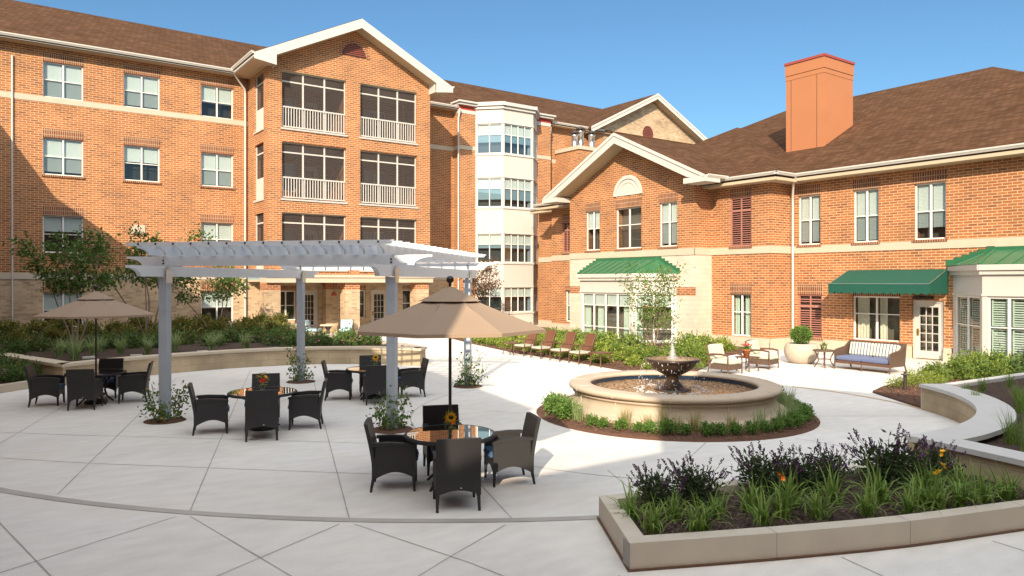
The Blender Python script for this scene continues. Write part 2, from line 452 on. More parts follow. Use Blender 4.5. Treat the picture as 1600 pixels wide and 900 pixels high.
M['drop'] = foam('water_drop', 0.4)

# ------------------------------------------------------------------ mesh builder
def fr(O, t):
    """wall frame: origin, tangent (unit, horizontal); normal = to the right of the tangent"""
    t = Vector((t[0], t[1], 0)).normalized()
    return (Vector((O[0], O[1], 0)), t, Vector((t[1], -t[0], 0)))

OFF = {}
class MB:
    def __init__(self):
        self.v = []; self.f = []; self.m = []; self.s = []
    def add(self, vs, fs, mi=0, smooth=False):
        b = len(self.v)
        self.v.extend([tuple(x) for x in vs])
        for q in fs:
            self.f.append([b + i for i in q]); self.m.append(mi); self.s.append(smooth)
        return self
    def quad(self, a, b, c, d, mi=0):
        return self.add([a, b, c, d], [(0, 1, 2, 3)], mi)
    def hexa(self, p, mi=0):
        return self.add(p, [(3, 2, 1, 0), (4, 5, 6, 7), (0, 1, 5, 4), (1, 2, 6, 5), (2, 3, 7, 6), (3, 0, 4, 7)], mi)
    def box(self, x0, x1, y0, y1, z0, z1, mi=0):
        return self.hexa([(x0, y0, z0), (x1, y0, z0), (x1, y1, z0), (x0, y1, z0), (x0, y0, z1), (x1, y0, z1), (x1, y1, z1), (x0, y1, z1)], mi)
    def cbox(self, c, s, mi=0, rot=None):
        hx, hy, hz = s[0] / 2, s[1] / 2, s[2] / 2
        ps = [(-hx, -hy, -hz), (hx, -hy, -hz), (hx, hy, -hz), (-hx, hy, -hz), (-hx, -hy, hz), (hx, -hy, hz), (hx, hy, hz), (-hx, hy, hz)]
        c = Vector(c)
        if rot is None:
            return self.hexa([c + Vector(p) for p in ps], mi)
        return self.hexa([c + rot @ Vector(p) for p in ps], mi)
    def fbox(self, F, a0, a1, d0, d1, z0, z1, mi=0):
        O, t, n = F
        P = lambda a, d, z: O + t * a + n * d + Vector((0, 0, z))
        return self.hexa([P(a0, d1, z0), P(a1, d1, z0), P(a1, d0, z0), P(a0, d0, z0), P(a0, d1, z1), P(a1, d1, z1), P(a1, d0, z1), P(a0, d0, z1)], mi)
    def fquad(self, F, a0, a1, d, z0, z1, mi=0):
        O, t, n = F
        P = lambda a, z: O + t * a + n * d + Vector((0, 0, z))
        return self.quad(P(a0, z0), P(a1, z0), P(a1, z1), P(a0, z1), mi)
    def wall(self, F, a0, a1, z0, z1, holes=(), depth=0.12, mi=0, back=None, d=0.0):
        O, t, n = F
        P = lambda a, dd, z: O + t * a + n * (d + dd) + Vector((0, 0, z))
        A = sorted({a0, a1, *[h[0] for h in holes], *[h[1] for h in holes]})
        Zs = sorted({z0, z1, *[h[2] for h in holes], *[h[3] for h in holes]})
        A = [a for a in A if a0 <= a <= a1]; Zs = [z for z in Zs if z0 <= z <= z1]
        for i in range(len(A) - 1):
            for j in range(len(Zs) - 1):
                ca, cz = (A[i] + A[i + 1]) / 2, (Zs[j] + Zs[j + 1]) / 2
                if any(h[0] < ca < h[1] and h[2] < cz < h[3] for h in holes):
                    continue
                self.quad(P(A[i], 0, Zs[j]), P(A[i + 1], 0, Zs[j]), P(A[i + 1], 0, Zs[j + 1]), P(A[i], 0, Zs[j + 1]), mi)
        for h in holes:
            x0, x1, q0, q1 = h[:4]
            self.quad(P(x0, 0, q0), P(x1, 0, q0), P(x1, -depth, q0), P(x0, -depth, q0), mi)
            self.quad(P(x0, 0, q1), P(x0, -depth, q1), P(x1, -depth, q1), P(x1, 0, q1), mi)
            self.quad(P(x0, 0, q0), P(x0, -depth, q0), P(x0, -depth, q1), P(x0, 0, q1), mi)
            self.quad(P(x1, 0, q0), P(x1, 0, q1), P(x1, -depth, q1), P(x1, -depth, q0), mi)
            if back is not None:
                self.quad(P(x0, -depth, q0), P(x1, -depth, q0), P(x1, -depth, q1), P(x0, -depth, q1), back)
        return self
    def slab(self, pts, th, mi=0):
        """polygon with thickness th downwards along z"""
        n = len(pts)
        top = [Vector(p) for p in pts]; bot = [p - Vector((0, 0, th)) for p in top]
        fs = [tuple(range(n)), tuple(reversed(range(n, 2 * n)))] + [(i, n + i, n + (i + 1) % n, (i + 1) % n) for i in range(n)]
        return self.add(top + bot, fs, mi)
    def extrude(self, pts, vec, mi=0, smooth=False):
        n = len(pts); vec = Vector(vec)
        a = [Vector(p) for p in pts]; b = [p + vec for p in a]
        self.add(a + b, [tuple(reversed(range(n))), tuple(range(n, 2 * n))], mi)
        return self.add(a + b, [(i, (i + 1) % n, n + (i + 1) % n, n + i) for i in range(n)], mi, smooth)
    def tube(self, pts, r, n=8, mi=0, cap=True, smooth=True):
        pts = [Vector(p) for p in pts]; k = len(pts)
        rs = r if isinstance(r, (list, tuple)) else [r] * k
        vs = []; up = None
        for i, p in enumerate(pts):
            d = (pts[min(i + 1, k - 1)] - pts[max(i - 1, 0)])
            d = d.normalized() if d.length > 1e-9 else Vector((0, 0, 1))
            if up is None:
                up = Vector((0, 0, 1)) if abs(d.z) < 0.9 else Vector((1, 0, 0))
            s = d.cross(up)
            s = s.normalized() if s.length > 1e-6 else d.orthogonal().normalized()
            up = s.cross(d).normalized()
            for j in range(n):
                a = 2 * math.pi * j / n
                vs.append(p + (s * math.cos(a) + up * math.sin(a)) * rs[i])
        fs = []
        for i in range(k - 1):
            for j in range(n):
                fs.append((i * n + j, i * n + (j + 1) % n, (i + 1) * n + (j + 1) % n, (i + 1) * n + j))
        self.add(vs, fs, mi, smooth)
        if cap:
            self.add(vs[:n], [tuple(reversed(range(n)))], mi); self.add(vs[-n:], [tuple(range(n))], mi)
        return self
    def lathe(self, prof, n=32, c=(0, 0, 0), mi=0, smooth=True, sx=1.0, sy=1.0):
        vs = []
        for (r, z) in prof:
            for j in range(n):
                a = 2 * math.pi * j / n
                vs.append((c[0] + r * sx * math.cos(a), c[1] + r * sy * math.sin(a), c[2] + z))
        fs = []
        for i in range(len(prof) - 1):
            for j in range(n):
                fs.append((i * n + j, i * n + (j + 1) % n, (i + 1) * n + (j + 1) % n, (i + 1) * n + j))
        return self.add(vs, fs, mi, smooth)
    def ball(self, c, r, mi=0, n=12, sz=1.0):
        pr = [(max(1e-4, r * math.sin(math.pi * i / 8)), -r * sz * math.cos(math.pi * i / 8)) for i in range(9)]
        return self.lathe(pr, n, c, mi)
    def grid(self, rows, mi=0, smooth=True):
        """rows of points -> skin"""
        k = len(rows[0]); vs = [p for r_ in rows for p in r_]
        fs = [(i * k + j, i * k + j + 1, (i + 1) * k + j + 1, (i + 1) * k + j) for i in range(len(rows) - 1) for j in range(k - 1)]
        return self.add(vs, fs, mi, smooth)
    def cards(self, P, D, W, L, w, mi=0, fold=0.15):
        """leaf rhombi: base P, direction D, side W (all Nx3), length L, width w"""
        P = np.asarray(P, float); D = np.asarray(D, float); W = np.asarray(W, float)
        L = np.asarray(L, float).reshape(-1, 1); w = np.asarray(w, float).reshape(-1, 1)
        nn = np.cross(D, W)
        V = np.stack([P, P + D * L * 0.5 + W * w * 0.5 + nn * fold * w, P + D * L, P + D * L * 0.5 - W * w * 0.5 + nn * fold * w], 1).reshape(-1, 3)
        b = len(self.v); n = len(P)
        self.v.extend(map(tuple, V.tolist()))
        self.f.extend([[b + 4 * i, b + 4 * i + 1, b + 4 * i + 2, b + 4 * i + 3] for i in range(n)])
        self.m.extend([mi] * n); self.s.extend([False] * n)
        return self
    def build_split(self, name, mats, parent=None, off=None, tol=0.03):
        """as build, but pieces that do not touch become meshes of their own"""
        V = np.array(self.v); nf = len(self.f)
        lo = np.array([V[f].min(0) for f in self.f]) - tol / 2; hi = np.array([V[f].max(0) for f in self.f]) + tol / 2
        lab = -np.ones(nf, int); k = 0
        for i in range(nf):
            if lab[i] >= 0: continue
            todo = [i]; lab[i] = k
            while todo:
                a = todo.pop()
                hit = np.where((lab < 0) & np.all(lo <= hi[a], 1) & np.all(hi >= lo[a], 1))[0]
                lab[hit] = k; todo.extend(hit.tolist())
            k += 1
        out = []
        for c in range(k):
            q = MB(); mp = {}
            for i in np.where(lab == c)[0]:
                for j_ in self.f[i]:
                    if j_ not in mp: mp[j_] = len(q.v); q.v.append(self.v[j_])
                q.f.append([mp[j_] for j_ in self.f[i]]); q.m.append(self.m[i]); q.s.append(self.s[i])
            out.append(q.build(name, mats, parent, off))
        return out[0]
    def build(self, name, mats, parent=None, off=None, loc=None, rotz=0.0):
        me = bpy.data.meshes.new(name)
        if off is None:
            off = OFF.get(parent.name, (0, 0, 0)) if parent is not None else (0, 0, 0)
        o3 = Vector(off)
        vs = self.v if o3.length == 0 else [(x - o3.x, y - o3.y, z - o3.z) for x, y, z in self.v]
        me.from_pydata(vs, [], self.f)
        for mm in (mats if isinstance(mats, (list, tuple)) else [mats]):
            me.materials.append(M[mm] if isinstance(mm, str) else mm)
        me.polygons.foreach_set('material_index', self.m)
        me.polygons.foreach_set('use_smooth', self.s)
        me.update()
        ob = bpy.data.objects.new(name, me)
        COL.objects.link(ob)
        if parent is not None:
            ob.parent = parent
        if loc is not None:
            ob.location = loc; ob.rotation_euler = (0, 0, rotz)
        if parent is not None:
            OFF[ob.name] = off
        return ob

def tag(o, label, cat, group=None, kind=None):
    if label: o['label'] = label
    if cat: o['category'] = cat
    if group: o['group'] = group
    if kind: o['kind'] = kind
    return o

def thing(name, label, cat, loc=(0, 0, 0), rotz=0.0, group=None):
    o = bpy.data.objects.new(name, None)
    o.empty_display_size = 0.3
    COL.objects.link(o)
    o.location = loc; o.rotation_euler = (0, 0, rotz)
    return tag(o, label, cat, group)

def struct(o, label=None):
    o['kind'] = 'structure'
    if label: o['label'] = label
    return o

def dup(root, loc, rotz=0.0, scale=1.0, label=None, cat=None, group=None):
    def cp(o, par):
        c = o.copy(); COL.objects.link(c)
        if par is not None: c.parent = par
        for ch in list(o.children):
            cp(ch, c)
        return c
    r = cp(root, None)
    r.location = loc; r.rotation_euler = (0, 0, rotz)
    r.scale = (scale, scale, scale) if not isinstance(scale, tuple) else scale
    if label: r['label'] = label
    if cat: r['category'] = cat
    if group: r['group'] = group
    return r
# ------------------------------------------------------------------ ground
g = MB(); g.quad((-600, -600, 0), (600, -600, 0), (600, 600, 0), (-600, 600, 0))
struct(g.build('ground', 'concrete'), 'pale broom-finished concrete courtyard')

def strip(mb, pts, w, z, mi=0, h=0.004):
    pts = [Vector((p[0], p[1], 0)) for p in pts]
    L = []; Rr = []
    for i, p in enumerate(pts):
        d = (pts[min(i + 1, len(pts) - 1)] - pts[max(i - 1, 0)]).normalized()
        s = Vector((-d.y, d.x, 0)) * (w / 2)
        L.append(p + s + Vector((0, 0, z))); Rr.append(p - s + Vector((0, 0, z)))
    for i in range(len(pts) - 1):
        mb.quad(L[i], Rr[i], Rr[i + 1], L[i + 1], mi)

def arc(cx, cy, r, a0, a1, n):
    return [(cx + r * math.cos(R(a0 + (a1 - a0) * i / n)), cy + r * math.sin(R(a0 + (a1 - a0) * i / n))) for i in range(n + 1)]

BC = (12.888, 19.597, 14.68)      # big front circle
FC = (12.18, 10.99)               # fountain centre
j = MB()
def spoke(a, r0, r1):
    return [(BC[0] + r0 * math.cos(R(a)), BC[1] + r0 * math.sin(R(a))), (BC[0] + r1 * math.cos(R(a)), BC[1] + r1 * math.sin(R(a)))]
JL = [
    [(0.24, 16.95), (1.4, 15.8), (2.6, 14.73), (3.97, 13.45), (5.64, 11.89), (6.53, 11.01)],
    [(-1, 15.6), (0.2, 14.49), (1.28, 13.3), (3.34, 11.32), (4.24, 10.47), (5.29, 9.47), (6.8, 8.4)],
    [(-0.4, 13.85), (1.63, 20.16), (2.4, 22.6)],
    [(0.79, 11.54), (3.53, 20.12), (4.6, 23.4)],
    [(2.08, 9.77), (4.82, 17.88), (6.9, 24.0)],
    [(3.56, 8.32), (6.31, 16.48), (8.4, 22.6)],
    [(5.15, 7.18), (5.73, 8.86), (7.2, 12.7)],
    [(0.1, 10.9), (0.15, 10.56), (0.52, 8.39), (0.9, 6.2)],
    [(-1.0, 8.2), (0.12, 8.77), (1.89, 9.63)],
    [(2.03, 9.53), (2.41, 7.04), (2.7, 5.0)],
    [(0.2, 6.7), (1.83, 7.45), (3.39, 8.21)],
    [(3.53, 8.11), (4.0, 6.3), (4.3, 4.6)],
    [(2.6, 5.9), (3.88, 6.55), (4.96, 7.05)],
    [(7.79, 7.22), (10.72, 8.77)], [(11.99, 7.9), (12.17, 5.94)],
    [(8.85, 13.82), (9.74, 12.4)], [(7.65, 8.19), (7.16, 7.16)], [(13.81, 16.12), (10.62, 17.91)],
    [(14.2, 9.0), (16.6, 7.3)], [(13.5, 13.9), (15.4, 16.0)], [(14.9, 11.8), (18.2, 12.8)], [(17.8, 12.6), (21.5, 15.2)], [(18.6, 11.6), (22.9, 13.2)],
    [(14.3, 19.8), (16.9, 21.3)], [(12.9, 24.2), (17.6, 26.8)], [(14.0, 29.0), (18.6, 30.9)], [(8.4, 22.4), (7.0, 24.4)],
    [(5.0, 5.2), (4.2, 3.0)], [(7.2, 4.2), (6.6, 2.0)], [(9.0, 3.5), (8.6, 1.4)],
]
for L_ in JL:
    strip(j, L_, 0.013, 0.003)
strip(j, arc(FC[0], FC[1], 5.65, 100, 262, 60), 0.018, 0.003)
jd = MB()
for i_, L_ in enumerate(JL):
    strip(jd, L_, 0.030, 0.0005 + .00005 * i_)
struct(jd.build('joint_dirt', 'jointdirt'), 'faint dirt along the paving joints')
struct(j.build('paving_joints', 'grey'), 'dark saw-cut joints in the concrete paving')

M['edging'] = bricks('edging_brick', (0.36, 0.28, 0.25), (0.27, 0.21, 0.195), (0.42, 0.39, 0.36), w=0.1, h=0.22, mort=0.012)
b = MB()
strip(b, arc(BC[0], BC[1], BC[2], 205, 243.5, 60), 0.14, 0.006)
struct(b.build('edging_band', 'edging'), 'curved brick edging band across the plaza')
b = MB()
strip(b, arc(FC[0], FC[1], 5.68, -52, 8, 40), 0.10, 0.006)
struct(b.build('edging_band', 'redbrick'), 'curved brick edging by the serpentine wall')

# ------------------------------------------------------------------ windows and doors
def window(par, off, F, a0, a1, z0, z1, rec=0.10, cols=2, rows=(0.5,), fw=0.055, mull=0.07, frame='vinyl', blind=0.0,
           low='glassdark', up='glass', sill=None, lintel=0.0, ldrop=0.004, curtain=None, name='window', bar=0.035):
    """one window: frame mesh with pane, blind, sill and lintel below it"""
    m = MB(); h = z1 - z0
    m.fbox(F, a0, a0 + fw, -rec - .05, -rec, z0, z1); m.fbox(F, a1 - fw, a1, -rec - .05, -rec, z0, z1)
    m.fbox(F, a0 + fw, a1 - fw, -rec - .05, -rec, z0, z0 + fw); m.fbox(F, a0 + fw, a1 - fw, -rec - .05, -rec, z1 - fw, z1)
    wc = (a1 - a0 - 2 * fw - mull * (cols - 1)) / cols
    xs = []
    for c in range(cols):
        x = a0 + fw + c * (wc + mull)
        xs.append((x, x + wc))
        if c < cols - 1:
            m.fbox(F, x + wc, x + wc + mull, -rec - .045, -rec + .008, z0 + fw, z1 - fw)
        for q in rows:
            zz = z0 + h * q
            m.fbox(F, x, x + wc, -rec - .04, -rec - .004, zz - bar / 2, zz + bar / 2)
    w = m.build(name, frame, par, off)
    p = MB()
    split = z0 + h * (rows[0] if rows else 0)
    for (x0, x1) in xs:
        if rows:
            p.fquad(F, x0, x1, -rec - .03, z0 + fw, split, 0)
        p.fquad(F, x0, x1, -rec - .022, split, z1 - fw, 1)
    p.build('pane', [low, up], w)
    if blind > 0:
        bl = MB()
        for (x0, x1) in xs:
            bl.fbox(F, x0 + .01, x1 - .01, -rec - .10, -rec - .085, z1 - fw - (h - 2 * fw) * blind, z1 - fw)
        bl.build('blind', 'blind', w)
    if curtain:
        cu = MB()
        O, t, n = F
        for (c0, c1, mi_) in curtain[1]:
            rows_ = []
            k = max(6, int((c1 - c0) / .035))
            for zz in (z0 + .02, z1 - .05):
                rows_.append([O + t * (c0 + (c1 - c0) * i / k) + n * (-rec - .17 + .025 * math.sin(i * 1.9)) + Vector((0, 0, zz)) for i in range(k + 1)])
            cu.grid(rows_)
        cu.build('curtain', curtain[0], w)
    if sill == 'brick':
        s = MB(); s.fbox(F, a0 - .06, a1 + .06, -.03, .055, z0 - .10, z0 - .004)
        s.build('sill', 'soldier', w)
    elif sill:
        s = MB(); s.fbox(F, a0 - .03, a1 + .03, -.06, .05, z0 - .07, z0 - .003); s.build('sill', sill, w)
    if lintel > 0:
        l = MB(); l.fbox(F, a0 - .03, a1 + .03, -.05, .008, z1 + ldrop, z1 + lintel); l.build('lintel', 'soldier', w)
    return w

def door(par, off, F, a0, a1, z0, z1, rec=0.12, cols=3, rows=5, mat='white', handle='brass'):
    m = MB(); fw = .10
    m.fbox(F, a0, a0 + fw, -rec - .06, -rec + .02, z0, z1); m.fbox(F, a1 - fw, a1, -rec - .06, -rec + .02, z0, z1)
    m.fbox(F, a0 + fw, a1 - fw, -rec - .06, -rec + .02, z1 - fw, z1)
    i0, i1 = a0 + fw, a1 - fw
    st = .13
    m.fbox(F, i0, i0 + st, -rec - .05, -rec - .008, z0 + .02, z1 - fw); m.fbox(F, i1 - st, i1, -rec - .05, -rec - .008, z0 + .02, z1 - fw)
    m.fbox(F, i0 + st, i1 - st, -rec - .05, -rec - .008, z0 + .02, z0 + .30); m.fbox(F, i0 + st, i1 - st, -rec - .05, -rec - .008, z1 - fw - .15, z1 - fw)
    g0, g1, gz0, gz1 = i0 + st, i1 - st, z0 + .30, z1 - fw - .15
    for c in range(1, cols):
        x = g0 + (g1 - g0) * c / cols; m.fbox(F, x - .014, x + .014, -rec - .045, -rec - .012, gz0, gz1)
    for r_ in range(1, rows):
        z = gz0 + (gz1 - gz0) * r_ / rows; m.fbox(F, g0, g1, -rec - .043, -rec - .014, z - .014, z + .014)
    d = m.build('door', mat, par, off)
    p = MB(); p.fquad(F, g0, g1, -rec - .03, gz0, gz1); p.build('pane', 'glass', d)
    hh = MB(); hh.fbox(F, i0 + .03, i0 + .10, -rec - .008, -rec + .02, z0 + .85, z0 + 1.10)
    O, t, n = F
    c = O + t * (i0 + .065) + n * (-rec + .02) + Vector((0, 0, z0 + 1.0))
    hh.tube([c, c + n * .05, c + n * .05 + t * .10], .012, 8); hh.build('handle', handle, d)
    return d

def gutter_run(mb, F, a0, a1, d, z, mi=0):
    """ogee gutter, top edge at z, outer face at d"""
    O, t, n = F
    pr = [(-.13, -.13), (-.05, -.13), (-.03, -.09), (0, -.05), (0, 0), (-.02, 0), (-.02, -.03), (-.11, -.03), (-.13, -.02)]
    P = [O + t * a0 + n * (d + x) + Vector((0, 0, z + y)) for x, y in pr]
    mb.extrude(P, t * (a1 - a0), mi)

def fpoly(mb, F, pts, d, th, mi=0):
    """polygon in wall plane (a,z) at offset d, thickness th outward"""
    O, t, n = F
    mb.extrude([O + t * a + n * d + Vector((0, 0, z)) for a, z in pts], n * th, mi)

FX = fr((0, 0), (1, 0))   # only a helper orientation

# ================================================================== LEFT BUILDING
LB = (15.0, 38.0, 0.0)
lb = thing('apartment_building', 'four-storey orange brick building with gabled balcony block and round-cornered cream bay tower', 'building', LB)
YW = 39.5
BX_, BZ1_ = 41.0, 16.95
Fw = fr((0, YW), (1, 0))
colsA = [(2.15, 3.74), (5.42, 7.00), (8.92, 10.50)]
h4 = [(a, b_, 11.25, 12.87) for a, b_ in colsA]
h3 = [(a, b_, 7.72, 9.42) for a, b_ in colsA]
h2 = [(colsA[0][0], colsA[0][1], 4.17, 5.87), (colsA[2][0], colsA[2][1], 4.17, 5.87)]
h1 = [(colsA[0][0], colsA[0][1], 0.74, 2.36), (colsA[2][0], colsA[2][1], 0.74, 2.36)]
w = MB()
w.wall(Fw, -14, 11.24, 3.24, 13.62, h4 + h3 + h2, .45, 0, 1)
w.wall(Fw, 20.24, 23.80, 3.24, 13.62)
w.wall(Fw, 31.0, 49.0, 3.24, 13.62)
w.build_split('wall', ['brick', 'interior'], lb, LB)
w = MB()
w.wall(Fw, -14, 11.24, 0, 2.96, h1, .45, 0, 1)
pd = [(12.75, 13.80, .75, 2.36), (14.10, 15.08, 0.02, 2.36), (16.30, 16.75, .75, 2.36), (17.45, 17.90, .75, 2.36), (18.26, 19.34, .02, 2.36), (20.28, 20.98, .75, 2.36)]
w.wall(Fw, 11.24, 23.80, 0, 2.96, pd, .4, 0, 1)
w.wall(Fw, 31.0, 49.0, 0, 2.96)
w.build_split('ground_floor_wall', ['tanbrick', 'interior'], lb, LB)
w = MB()
for a0, a1 in ((-14, 11.24), (20.24, 23.8), (31.0, 49)):
    w.fbox(Fw, a0, a1, -.1, .03, 2.96, 3.24); w.fbox(Fw, a0, a1, -.1, .02, 11.0, 11.25); w.fbox(Fw, a0, a1, -.1, .025, 0.0, .62)
w.build_split('string_course', 'band', lb, LB)
for (a, b_, z0, z1), bl in zip(h4, (.98, .95, .55)):
    window(lb, LB, Fw, a, b_, z0, z1, blind=bl, lintel=.40)
for (a, b_, z0, z1), bl in zip(h3, (.93, .45, .97)):
    window(lb, LB, Fw, a, b_, z0, z1, blind=bl, lintel=.40, sill='brick')
for (a, b_, z0, z1), bl in zip(h2, (.42, .97)):
    window(lb, LB, Fw, a, b_, z0, z1, blind=bl, lintel=.40, sill='brick')
for (a, b_, z0, z1), bl in zip(h1, (.5, .55)):
    window(lb, LB, Fw, a, b_, z0, z1, blind=bl, lintel=.52, ldrop=.004)
v = MB(); v.fbox(Fw, 5.75, 6.35, 0.0, .04, 5.15, 5.60); v.build('wall_vent', 'band', lb, LB)

# gable balcony block -------------------------------------------------
YG, X0, X1 = 36.1, 11.24, 20.24
Fg = fr((0, YG), (1, 0)); Fs = fr((X0, 0), (0, -1)); Fr_ = fr((X1, 0), (0, 1))
cols2 = [(11.92, 15.28), (16.06, 19.42)]
lev = [(10.46, 13.30), (6.96, 9.78), (3.46, 6.28)]
gh = [(a, b_, z0, z1) for a, b_ in cols2 for z0, z1 in lev]
w = MB()
w.wall(Fg, X0, X1, 3.16, 13.62, gh, .38, 0)
sw = [(-38.30, -36.82, z0, z1) for z0, z1 in lev]
w.wall(Fs, -YW, -YG, 3.16, 13.62, sw, .30, 0)
w.wall(Fr_, YG, YW, 3.16, 13.62)
pk = (15.78, 15.72)
w.add([(X0, YG, 13.62), (X1, YG, 13.62), (X1, YG, 13.95), (pk[0], YG, 16.2), (X0, YG, 13.95)], [(0, 1, 2, 3, 4)], 0)
w.build('balcony_block_wall', 'brick', lb, LB)
w = MB()
for (z0, z1) in lev:   # floors, ceilings, room walls behind the screens
    w.box(X0 + .31, X1 - .05, YG + .39, YW + .6, z0 - .22, z0 - .02, 0)
    w.box(X0 + .31, X1 - .05, YG + .39, YW + .6, z1 + .02, z1 + .2, 0)
    w.box(15.5, 15.85, YG + .39, YW + .6, z0, z1, 1)
    w.wall(fr((0, YW - .2), (1, 0)), X0 + .3, X1 - .05, z0 - .02, z1 + .02,
           [(12.35, 13.75, z0 + .75, z1 - .55), (14.1, 15.0, z0 + .02, z1 - .6), (16.4, 17.3, z0 + .02, z1 - .6), (17.7, 19.1, z0 + .75, z1 - .55)], .3, 1, 2)
w.build('balcony_room', ['sill', 'brick', 'interior'], lb, LB)
for (z0, z1) in lev:
    for c in ((12.35, 13.75), (17.7, 19.1)):
        window(lb, LB, fr((0, YW - .2), (1, 0)), c[0], c[1], z0 + .75, z1 - .55, blind=.5, name='balcony_window')
    for c in ((14.1, 15.0), (16.4, 17.3)):
        door(lb, LB, fr((0, YW - .2), (1, 0)), c[0], c[1], z0 + .02, z1 - .6)
for a, b_ in cols2:
    for z0, z1 in lev:
        m = MB(); dd = -.16; zr = z0 + 1.10; zt = z1 - .50
        m.fbox(Fg, a, a + .05, dd - .06, dd, z0, z1); m.fbox(Fg, b_ - .05, b_, dd - .06, dd, z0, z1)
        m.fbox(Fg, a + .05, b_ - .05, dd - .06, dd, z1 - .05, z1)
        for q in (1, 2):
            x = a + (b_ - a) * q / 3; m.fbox(Fg, x - .04, x + .04, dd - .065, dd + .005, z0, z1 - .05)
        for q in range(3):
            s0 = a + (b_ - a) * q / 3 + .045; s1 = a + (b_ - a) * (q + 1) / 3 - .045
            m.fbox(Fg, s0, s1, dd - .06, dd - .003, zt - .035, zt + .035)
        sf = m.build('screen_frame', 'white', lb, LB)
        p = MB(); p.fquad(Fg, a + .04, b_ - .04, dd - .03, z0 + .05, z1 - .05); p.build('insect_screen', 'screen', sf)
        m = MB(); d2 = -.10
        m.fbox(Fg, a + .01, b_ - .01, d2 - .05, d2 + .01, zr - .07, zr)
        m.fbox(Fg, a + .01, b_ - .01, d2 - .045, d2 + .005, z0 + .06, z0 + .12)
        nb = 24
        for q in range(nb):
            x = a + .09 + (b_ - a - .18) * q / (nb - 1)
            m.fbox(Fg, x - .019, x + .019, d2 - .04, d2, z0 + .12, zr - .07)
        m.build('railing', 'white', lb, LB)
        m = MB(); m.fbox(Fg, a - .06, b_ + .06, -.30, .06, z0 - .09, z0 - .003); m.build('balcony_sill', 'sill', lb, LB)
for z0, z1 in lev:
    m = MB()
    m.fbox(Fs, -38.30, -38.23, -.14, -.08, z0, z1); m.fbox(Fs, -36.90, -36.82, -.14, -.08, z0, z1)
    m.fbox(Fs, -38.23, -36.90, -.14, -.08, z1 - .52, z1 - .45); m.fbox(Fs, -38.23, -36.90, -.14, -.08, z0, z0 + 1.1)
    sf = m.build('screen_frame', 'cream', lb, LB)
    p = MB(); p.fquad(Fs, -38.23, -36.90, -.11, z0 + 1.1, z1); p.build('insect_screen', 'screen', sf)
    m = MB(); m.fbox(Fs, -38.36, -36.76, -.2, .05, z0 - .09, z0 - .003); m.build('balcony_sill', 'sill', lb, LB)
# porch under the balconies
m = MB()
for a, b_ in ((11.06, 11.86), (15.24, 16.04), (19.36, 20.16)):
    m.box(a, b_, YG + .02, YG + .72, .30, 2.42, 0); m.box(a, b_, YG + .02, YG + .72, 2.42, 2.80, 1); m.box(a - .03, b_ + .03, YG - .01, YG + .75, 0, .30, 2)
m.box(15.3, 16.0, YW - .55, YW - .01, .0, 2.42, 0); m.box(15.3, 16.0, YW - .55, YW - .01, 2.42, 2.80, 1)
m.build_split('porch_pier', ['tanbrick', 'redbrick', 'precast'], lb, LB)
m = MB()
m.box(X0 - .12, X1 + .12, YG - .14, YG + .9, 2.80, 3.16)
m.box(X0 - .16, X1 + .16, YG - .20, YG - .13, 3.06, 3.20)
m.box(X0, X1, YG + .9, YW - .01, 2.84, 2.96)
m.build('porch_fascia', 'band', lb, LB)
for (a, b_, z0, z1) in pd:
    if z0 > .5: window(lb, LB, Fw, a, b_, z0, z1, cols=1 if b_ - a < .9 else 2, lintel=.3, blind=0, name='porch_window')
    else: door(lb, LB, Fw, a, b_, z0, z1, mat='cream')
# arched louver in the gable
m = MB()
ac = (15.72, 14.62); rad = .66
fpoly(m, Fg, [(ac[0] - rad, ac[1])] + [(ac[0] - rad * math.cos(math.pi * i / 16), ac[1] + rad * math.sin(math.pi * i / 16)) for i in range(1, 16)] + [(ac[0] + rad, ac[1])], 0.0, .015, 1)
for k in range(6):
    z = ac[1] + .05 + k * .10; hw = math.sqrt(max(0, rad ** 2 - (z + .06 - ac[1]) ** 2)) - .03
    if hw > .05: m.fbox(Fg, ac[0] - hw, ac[0] + hw, .015, .05, z, z + .05, 0)
gl = m.build('gable_louver', ['redlouver', 'dark'], lb, LB)
m = MB()
for i in range(18):
    a = math.pi * (i + .5) / 18
    c = Vector((ac[0] - (rad + .12) * math.cos(a), YG - .01, ac[1] + (rad + .12) * math.sin(a)))
    rot = Matrix.Rotation(-(math.pi / 2 - a), 3, 'Y')
    m.cbox(c, (.105, .03, .22), 0, rot)
m.build('brick_arch', 'redbrick', gl)

# main roof
EV = 13.66; ER = 38.92; RY, RZ = 47.4, 17.86
r = MB()
r.slab([(-16, ER, EV), (49, ER, EV), (49, RY, RZ), (-16, RY, RZ)], .14)
r.slab([(49, 56, EV), (-16, 56, EV), (-16, RY, RZ), (49, RY, RZ)], .14)
r.build('roof', 'shingle', lb, LB)
